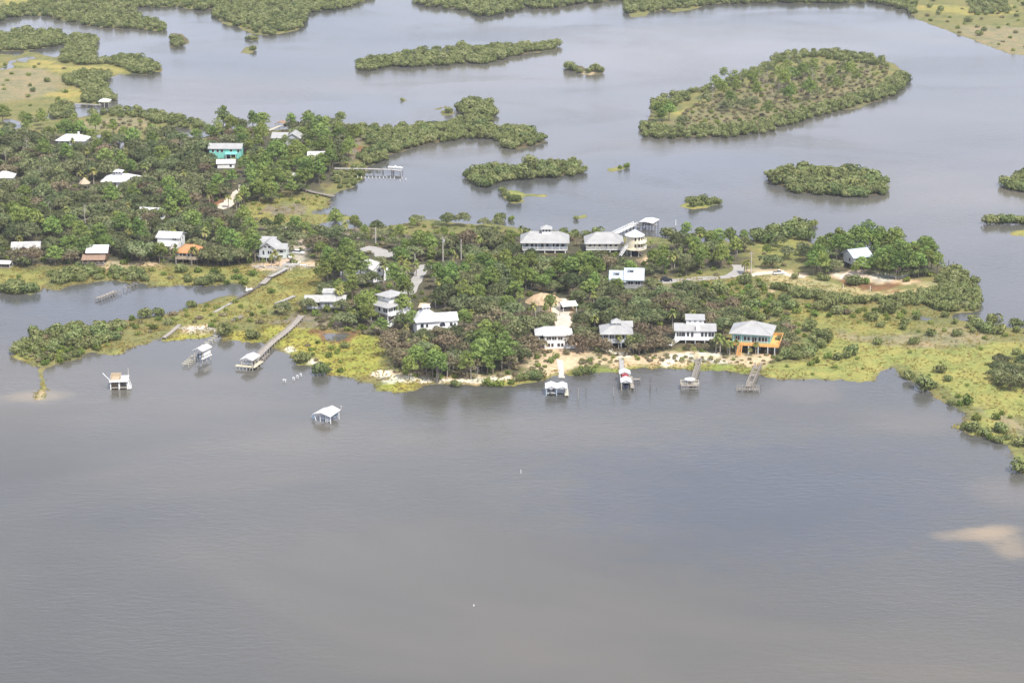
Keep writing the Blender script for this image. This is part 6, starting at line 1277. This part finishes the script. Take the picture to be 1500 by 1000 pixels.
    scatter([(1330,20),(1345,2),(1500,2),(1560,60),(1480,76),(1400,48)],{'shrub':.5,'mangrove':.4,'brush':.2},15,(.7,1.2)); scatter([(1420,4),(1475,0),(1478,20),(1440,24),(1420,20)],mang,4.5,(.6,1.0))
    # upper left marsh fringe
    scatter([(90,92),(99,66),(101,54),(135,56),(145,59),(137,66),(143,90),(150,94),(120,96),(96,94)],mang,4,(.8,1.2)); scatter([(142,94),(165,86),(198,85),(218,92),(238,103),(218,109),(196,108),(180,100)],mang,4,(.8,1.2))
    scatter([(95,118),(110,108),(140,106),(160,112),(153,122),(162,137),(172,147),(142,153),(125,153),(118,146),(128,140),(115,128),(100,124)],mang,3.8,(.75,1.15)); scatter([(68,172),(75,158),(90,152),(106,152),(108,172),(88,176)],mang,3.8,(.7,1.1))
    scatter([(120,172),(135,163),(175,160),(210,163),(262,173),(296,185),(294,190),(262,188),(225,180),(205,174),(150,170)],mang,4,(.7,1.05)); scatter([(0,96),(90,92),(130,140),(100,172),(0,190)],{'shrub':.7,'brush':.4,'mangrove':.15},16,(.7,1.2))
    scatter([(120,176),(205,176),(240,188),(232,198),(150,190)],{'brush':.8,'shrub':.3},4.5,(.6,1.0)); scatter([(0,182),(60,175),(130,180),(240,195),(300,205),(300,214),(200,218),(60,200),(0,205)],{'pine':.75,'oak':.1,'brush':.3},10,(.75,1.05))
    # mangrove hook and cove
    scatter([(505,195),(520,186),(600,188),(660,182),(686,172),(668,160),(680,150),(700,149),(718,152),(725,160),(720,175),(716,185),(735,192),(755,191),(775,194),(799,204),(799,209),(777,214),(757,219),(738,218),(736,208),(711,203),(681,204),(638,210),(610,214),(570,228),(552,242),(536,244),(530,232),(545,215),(535,208)],mang,3.8,(.8,1.25))
    scatter([(495,252),(530,247),(534,258),(518,273),(500,278),(490,262)],{'mangrove':.7,'shrub':.4},4,(.5,.85))
    # left wood
    woodmix = {'oak':.72,'pine':.14,'brown':.055,'palm':.07,'shrub':.06,'snag':.015}
    scatter([(-130,214),(60,205),(150,208),(240,208),(300,212),(330,215),(330,335),(290,350),(330,388),(240,388),(180,392),(60,392),(-130,386)],woodmix,6.3,(.8,1.25))
    scatter([(-60,196),(60,192),(80,210),(60,235),(-60,235)],{'pine':.5,'brown':.3,'oak':.3},7,(.7,1.0))
    scatter([(300,202),(345,190),(400,189),(470,187),(520,191),(530,205),(505,245),(480,268),(440,285),(410,300),(375,300),(340,330),(325,335),(325,215)],{'pine':.58,'oak':.3,'brown':.06,'shrub':.1},5.8,(.75,1.15))
    scatter([(296,200),(340,189),(362,190),(350,200),(310,208)],mang,4,(.9,1.2))
    scatter([(330,335),(400,338),(440,346),(470,350),(470,386),(390,385),(330,388),(290,350)],{'oak':.6,'pine':.3,'palm':.05,'brown':.06},5.6,(.7,1.1))
    # centre
    scatter([(455,340),(540,336),(600,342),(600,352),(560,372),(480,390),(468,372)],{'pine':.24,'oak':.4,'shrub':.25,'palm':.08,'brush':.12},5.6,(.6,.95))
    scatter([(560,330),(700,330),(740,334),(760,345),(740,360),(640,365),(570,352)],{'pine':.06,'shrub':.6,'oak':.26,'brush':.3},5.0,(.45,.85))
    scatter([(480,392),(560,372),(660,362),(760,362),(830,368),(900,372),(960,376),(960,404),(880,415),(890,440),(860,470),(800,478),(700,470),(640,452),(600,450),(560,430),(500,430),(478,420)],{'oak':.52,'pine':.33,'brown':.05,'palm':.06,'shrub':.08},5.3,(.7,1.12))
    scatter([(478,424),(560,436),(600,455),(610,490),(575,500),(565,484),(480,478),(440,462),(460,448)],{'oak':.55,'pine':.2,'shrub':.2,'brown':.1},5.0,(.6,1.0))
    scatter([(570,500),(610,486),(680,478),(760,480),(800,480),(800,505),(775,528),(755,545),(690,554),(620,550),(572,540)],{'brown':.40,'oak':.50,'pine':.12,'shrub':.05},4.9,(.7,1.1))
    scatter([(575,535),(640,548),(700,552),(760,545),(758,552),(640,556),(580,548)],{'shrub':.5,'brush':.5,'palm':.1},3.6,(.7,1.1))
    scatter([(770,455),(880,440),(960,420),(1035,450),(1060,475),(1000,480),(930,485),(870,488),(800,484)],{'oak':.75,'brown':.22,'palm':.05},4.9,(.7,1.08))
    scatter([(840,488),(880,495),(930,495),(985,495),(990,515),(940,520),(860,522),(845,510)],{'brown':.72,'oak':.3,'palm':.05},4.6,(.7,1.0))
    scatter([(985,500),(1060,500),(1066,516),(1000,519)],{'brown':.4,'oak':.5,'palm':.2,'shrub':.2},4.6,(.55,.9)); scatter([(1038,455),(1075,460),(1080,480),(1055,505),(1040,480)],{'oak':.7,'brown':.3},4.6,(.7,1.0)); scatter([(1134,488),(1160,485),(1165,520),(1140,522)],{'brown':.5,'oak':.5},4.4,(.6,.9))
    scatter([(955,372),(1000,356),(1050,356),(1095,362),(1090,385),(1075,398),(1000,404),(960,404)],{'pine':.5,'oak':.42,'palm':.06,'shrub':.1},5.6,(.65,1.05))
    scatter([(830,372),(900,376),(905,392),(880,402),(840,395)],{'oak':.8,'brown':.25},5,(.7,1.0)); scatter([(760,344),(830,344),(905,348),(905,352),(840,352),(770,350)],mang,4,(.7,1.0))
    # headland & scrub
    scatter([(1100,352),(1120,346),(1150,340),(1165,334),(1180,339),(1186,353),(1160,348),(1140,354),(1105,358)],mang,4.2,(1.0,1.75)); scatter([(1100,362),(1180,360),(1195,380),(1180,396),(1110,392)],{'oak':.5,'shrub':.5,'pine':.25,'brush':.2},6.5,(.55,.95)); scatter([(1190,356),(1230,362),(1200,366)],{'shrub':1},5,(.6,1))
    scatter([(1190,366),(1290,364),(1345,377),(1372,393),(1355,400),(1300,388),(1190,388)],{'pine':.9,'oak':.1},5.6,(.8,1.1))
    scatter([(1136,423),(1180,430),(1230,438),(1290,440),(1340,436),(1368,420),(1380,404),(1395,394),(1428,415),(1434,445),(1425,457),(1385,456),(1340,447),(1280,446),(1220,445),(1160,435)],{'mangrove':.95,'shrub':.08},2.7,(.6,.95))
    scatter([(985,412),(1060,408),(1115,412),(1130,430),(1160,446),(1240,455),(1330,456),(1360,462),(1300,470),(1180,462),(1100,470),(1075,455),(1020,440),(1000,425)],{'shrub':.75,'mangrove':.35,'brush':.12},4.0,(.75,1.3))
    scatter([(1230,448),(1340,450),(1400,468),(1480,478),(1500,490),(1420,500),(1340,490),(1260,480)],{'mangrove':.6,'shrub':.4},6.2,(.55,.85)); scatter([(1405,470),(1520,476),(1540,492),(1440,490)],mang,4,(.75,1.1)); scatter([(1090,460),(1160,468),(1200,482),(1190,495),(1150,490)],{'shrub':.7,'mangrove':.4},4.2,(.8,1.1))
    scatter([(1128,528),(1150,520),(1172,514),(1185,500),(1172,490),(1196,486),(1211,492),(1208,508),(1190,522),(1160,530)],mang,3.3,(.65,1.0)); scatter([(1480,520),(1540,510),(1560,570),(1500,580),(1462,565),(1455,545)],{'oak':.5,'mangrove':.5,'shrub':.15,'brown':.08},4.2,(.6,.95))
    scatter([(872,516),(905,518),(960,521),(1010,522),(1050,524),(1068,532),(1010,531),(960,529),(920,528),(880,532)],{'brush':.85,'shrub':.25},2.4,(.35,.75))
    scatter([(770,520),(800,512),(800,545),(770,550)],{'brush':.7,'shrub':.3},3.2,(.4,.9)); scatter([(845,528),(880,524),(905,528),(880,537),(850,544)],{'brush':.5,'shrub':.5},2.8,(.5,.9)); scatter([(1062,520),(1130,518),(1140,530),(1110,536),(1062,530)],{'brush':.7,'shrub':.3},3.0,(.35,.7))
    scatter([(1500,485),(1700,490),(1850,510),(1800,640),(1600,700),(1520,640)],{'shrub':.6,'mangrove':.4},13,(.6,1.1))
    # spit
    scatter([(32,518),(33,503),(45,494),(72,487),(108,481),(144,477),(180,471),(180,490),(150,512),(130,513),(105,527),(78,534),(60,535),(40,527)],{'mangrove':.6,'shrub':.35,'brush':.12},2.6,(.6,1.1)); scatter([(180,470),(240,459),(267,453),(303,444),(310,455),(260,470),(215,490),(182,498)],{'shrub':.75,'mangrove':.15,'brush':.2},4.2,(.65,1.1))
    scatter([(76,400),(130,396),(205,398),(215,412),(150,410),(100,414),(80,420)],{'mangrove':.75,'shrub':.25},2.9,(.65,1.05)); scatter([(210,394),(260,392),(270,400),(250,414),(215,414)],{'shrub':.6,'brush':.4},7,(.7,1.1)); scatter([(0,398),(70,398),(70,406),(0,414)],{'shrub':1},12,(.7,1.1))
    scatter([(270,452),(350,438),(400,452),(380,480),(320,482),(270,478)],{'shrub':.7,'brush':.4},5.2,(.6,1.1)); scatter([(355,462),(395,452),(450,440),(462,455),(445,462),(400,475),(360,478)],{'oak':.5,'shrub':.5,'brush':.4},5.0,(.5,.85)); scatter([(460,468),(560,476),(566,490),(470,484)],{'shrub':.5,'brush':.7},3.2,(.7,1.1))
    scatter([(448,505),(470,500),(500,520),(500,545),(470,540),(440,520)],{'shrub':.9,'brush':.2},4.6,(.55,1.0)); scatter([(350,290),(400,290),(470,300),(460,320),(360,325)],{'shrub':.8,'brush':.6},9,(.5,.9)); scatter([(400,286),(480,288),(480,300),(440,300)],{'shrub':1},5,(.5,.9))
    # dry brush of the snag island and rims of mangrove
    scatter([(937,190),(943,203),(1006,204),(1057,204),(1123,196),(1174,180),(1200,171),(1310,141),(1334,115),(1318,110),(1290,130),(1195,157),(1120,180),(1060,190),(990,192),(965,186),(950,178)],mang,3.8,(.7,1.05))
    scatter([(953,150),(980,144),(1005,140),(1012,146),(985,156),(958,164)],mang,4,(.8,1.1)); scatter([(1012,136),(1050,124),(1100,106),(1125,96),(1135,86),(1150,79),(1190,75),(1224,75),(1300,88),(1300,98),(1190,84),(1150,90),(1110,112),(1060,132),(1030,140)],mang,4,(.65,.95))
    scatter([(985,188),(1000,166),(1050,140),(1110,115),(1190,90),(1300,100),(1300,122),(1190,155),(1120,178),(1060,188)],{'brush':.62,'oak':.08,'shrub':.22,'pine':.015,'oak':.03},4.2,(.65,1.1))
    scatter([(962,424),(990,420),(1003,436),(1000,452),(972,448)],{'brush':1},3.5,(.5,.8))
    # undergrowth over the wood floors
    scatter([(-60,215),(300,215),(500,200),(480,265),(345,310),(400,340),(470,350),(470,385),(-60,388)],{'shrub':.6,'brush':.4,'palm':.06},6.5,(.7,1.1),'under')
    scatter([(470,345),(700,340),(960,362),(1090,370),(1060,405),(1040,455),(1060,500),(860,515),(760,545),(640,548),(575,535),(568,500),(480,478),(445,460),(480,425)],{'shrub':.6,'brush':.4,'palm':.08},5.5,(.7,1.1),'under')
    scatter([(1110,535),(1210,510),(1300,515),(1500,510),(1500,640),(1400,600),(1320,530),(1280,552),(1200,550)],{'shrub':1},13,(.3,.65),'under')
    scatter([(385,485),(440,475),(560,488),(565,540),(500,545),(440,515)],{'shrub':1},11,(.3,.6),'under')
def marsh_grass():
    rng = np.random.default_rng(77); PP = []; TT = []
    for poly, dens in (([(1100,534),(1130,530),(1206,505),(1215,470),(1330,470),(1500,490),(1560,500),(1560,720),(1480,690),(1380,640),(1280,566),(1200,562),(1100,556)],1.6),
        ([(376,480),(440,470),(470,478),(566,486),(570,545),(530,562),(480,552),(430,540),(380,506)],3),([(10,500),(60,485),(240,455),(350,430),(480,400),(478,425),(440,470),(380,505),(240,505),(80,542),(15,528)],3),
        ([(550,548),(600,556),(780,548),(800,544),(1000,530),(1110,534),(1120,558),(1000,546),(800,562),(700,572),(590,582),(545,578)],2.5),([(0,392),(230,388),(400,390),(480,392),(480,420),(360,432),(330,420),(100,422),(0,435)],3),
        ([(340,290),(480,288),(525,315),(525,330),(350,330)],2),([(985,410),(1130,405),(1300,430),(1420,455),(1330,480),(1180,475),(1080,465)],2.5),([(40,535),(80,535),(80,590),(40,590)],2)):
        Wp = W(poly); lo, hi = Wp.min(0), Wp.max(0); n = int((hi-lo).prod()*dens*0.42)
        P = rng.uniform(lo, hi, (n,2)); P = P[sdf(P, Wp) > 0]
        f = P[:,1]*CT+(HC)*ST; px = 750+FPX*P[:,0]/f; py = 500-FPX*(P[:,1]*ST-HC*CT)/f
        d = d_at(px, py); big = wob(P[:,0], P[:,1], 14, 17)+wob(P[:,0], P[:,1], 5, 31)*.7
        k = (d > -0.9)&(UPG[np.clip(np.round((py+60)/STEP),0,len(GY)-1).astype(int), np.clip(np.round((px+GX0)/STEP),0,len(GX)-1).astype(int)] < .5)&(rng.random(len(P)) < .5+.4*big)
        P, z, big = P[k], np.maximum(0,h_at(px,py))[k], big[k]
        PP.append(np.stack([P[:,0],P[:,1],z+.18],1)); TT.append(np.clip(.45+.18*big+rng.normal(0,.14,len(P)),0,1))
    P = np.concatenate(PP); T = np.concatenate(TT); n = len(P)
    a = rng.uniform(0,6.28,n); h = rng.uniform(.18,.42,n)[:,None]; w = rng.uniform(.12,.38,n)[:,None]
    s_ = np.stack([np.cos(a),np.sin(a),np.zeros(n)],1)*w; up = np.stack([rng.normal(0,1.3,n),rng.normal(0,1.3,n),np.ones(n)*.8],1)*h
    V = np.stack([P-s_-up*.6,P+s_-up*.6,P+s_*.8+up,P-s_*.8+up],1).reshape(-1,3)
    me = fast_mesh('marsh_grass', V, np.arange(4*n).reshape(n,4), np.repeat(T,4)); me.materials.append(M['grassblade'])
    tag(link_mesh('marsh_grass', me), 'yellowish green salt grass of the marsh', 'grass', kind='stuff'); print('GRASS', n)
# ---------------------------------------------------------------- light, air, camera
SUN_EL, SUN_AZ = R(56), math.atan2(0.42, -0.62)     # azimuth of the sun measured from +y towards +x
def setup():
    w = bpy.data.worlds.new('World'); sc.world = w; w.use_nodes = True; nt = w.node_tree; nt.nodes.clear(); L = nt.links.new
    out = N(nt,'ShaderNodeOutputWorld'); bg = N(nt,'ShaderNodeBackground', i={'Strength': 0.10})
    sky = nt.nodes.new('ShaderNodeTexSky'); sky.sky_type='NISHITA'; sky.sun_disc=False; sky.sun_elevation=SUN_EL; sky.sun_rotation=SUN_AZ; sky.altitude=200; sky.dust_density=2.5; sky.air_density=1.0; sky.ozone_density=1.0
    tc = N(nt,'ShaderNodeTexCoord'); mp = N(nt,'ShaderNodeMapping', i={'Scale':(1.0,1.0,3.0)}); L(tc.outputs['Generated'], mp.inputs['Vector'])
    no = N(nt,'ShaderNodeTexNoise', i={'Scale':2.2,'Detail':7.0,'Roughness':0.6}); L(mp.outputs[0], no.inputs['Vector'])
    rp = ramp(nt,[(0.40,g(0.25)),(0.60,g(0.80))]); L(no.outputs['Fac'], rp.inputs['Fac'])
    mx = N(nt,'ShaderNodeMix',data_type='RGBA'); L(rp.outputs['Color'],mx.inputs[0]); L(sky.outputs[0],mx.inputs[6]); mx.inputs[7].default_value=(*CLOUD,1)
    sx = N(nt,'ShaderNodeSeparateXYZ'); L(tc.outputs['Generated'], sx.inputs[0])
    hz = N(nt,'ShaderNodeMapRange', i={'From Min':0.0,'From Max':0.5,'To Min':1.22,'To Max':0.86}); L(sx.outputs['Z'], hz.inputs['Value'])   # hazier, brighter sky low down
    sv = N(nt,'ShaderNodeVectorMath', operation='SCALE'); L(mx.outputs[2], sv.inputs[0]); L(hz.outputs[0], sv.inputs['Scale']); L(sv.outputs[0],bg.inputs['Color']); L(bg.outputs[0],out.inputs['Surface'])
    li = bpy.data.lights.new('sun','SUN'); li.energy=4.6; li.angle=R(0.53); li.color=(1.0,0.955,0.88); so = bpy.data.objects.new('sun',li); COL.objects.link(so)
    d = np.array((math.sin(SUN_AZ)*math.cos(SUN_EL), math.cos(SUN_AZ)*math.cos(SUN_EL), math.sin(SUN_EL)))
    from mathutils import Vector
    so.rotation_euler = Vector(d).to_track_quat('Z','Y').to_euler(); so.location=(0,600,400)
    cam = bpy.data.cameras.new('camera'); co = bpy.data.objects.new('camera',cam); COL.objects.link(co)
    cam.sensor_fit='HORIZONTAL'; cam.sensor_width=36; cam.lens=36*FPX/1500; cam.clip_start=1; cam.clip_end=20000
    co.location=(0,0,HC); co.rotation_euler=(math.pi/2-TH,0,0); sc.camera=co
    if HAZE > 0:
        m,ntm,o2 = nodes('hazy_air'); pv = N(ntm,'ShaderNodeVolumePrincipled', i={'Density':HAZE,'Color':(0.86,0.89,0.95,1),'Anisotropy':0.25}); ntm.links.new(pv.outputs[0],o2.inputs['Volume'])
        o = MB().box(-5200,5200,-600,7200,-2.6,HC+15).build('haze',m); tag(o,'thin pale summer haze over the bay','haze',kind='stuff')
    vs = sc.view_settings; vs.view_transform='Standard'; vs.look='None'; vs.exposure=EXPOSURE; vs.gamma=1; vs.use_curve_mapping=False
    sc.cycles.max_bounces=6; sc.cycles.diffuse_bounces=2; sc.cycles.glossy_bounces=2; sc.cycles.transmission_bounces=2; sc.cycles.volume_bounces=0
    sc.cycles.use_denoising=True
CLOUD=(12.3,13.0,16.0)
HAZE=0.00007
EXPOSURE=0.31
build_ground(); build_water(); build_roads(); build_houses(); build_docks(); build_vehicles()
make_variants(); grow(); marsh_grass(); place_plants(); setup()
from collections import Counter
print('PLANTS', Counter(p[0] for p in PLANTS), 'objects', len(bpy.data.objects))
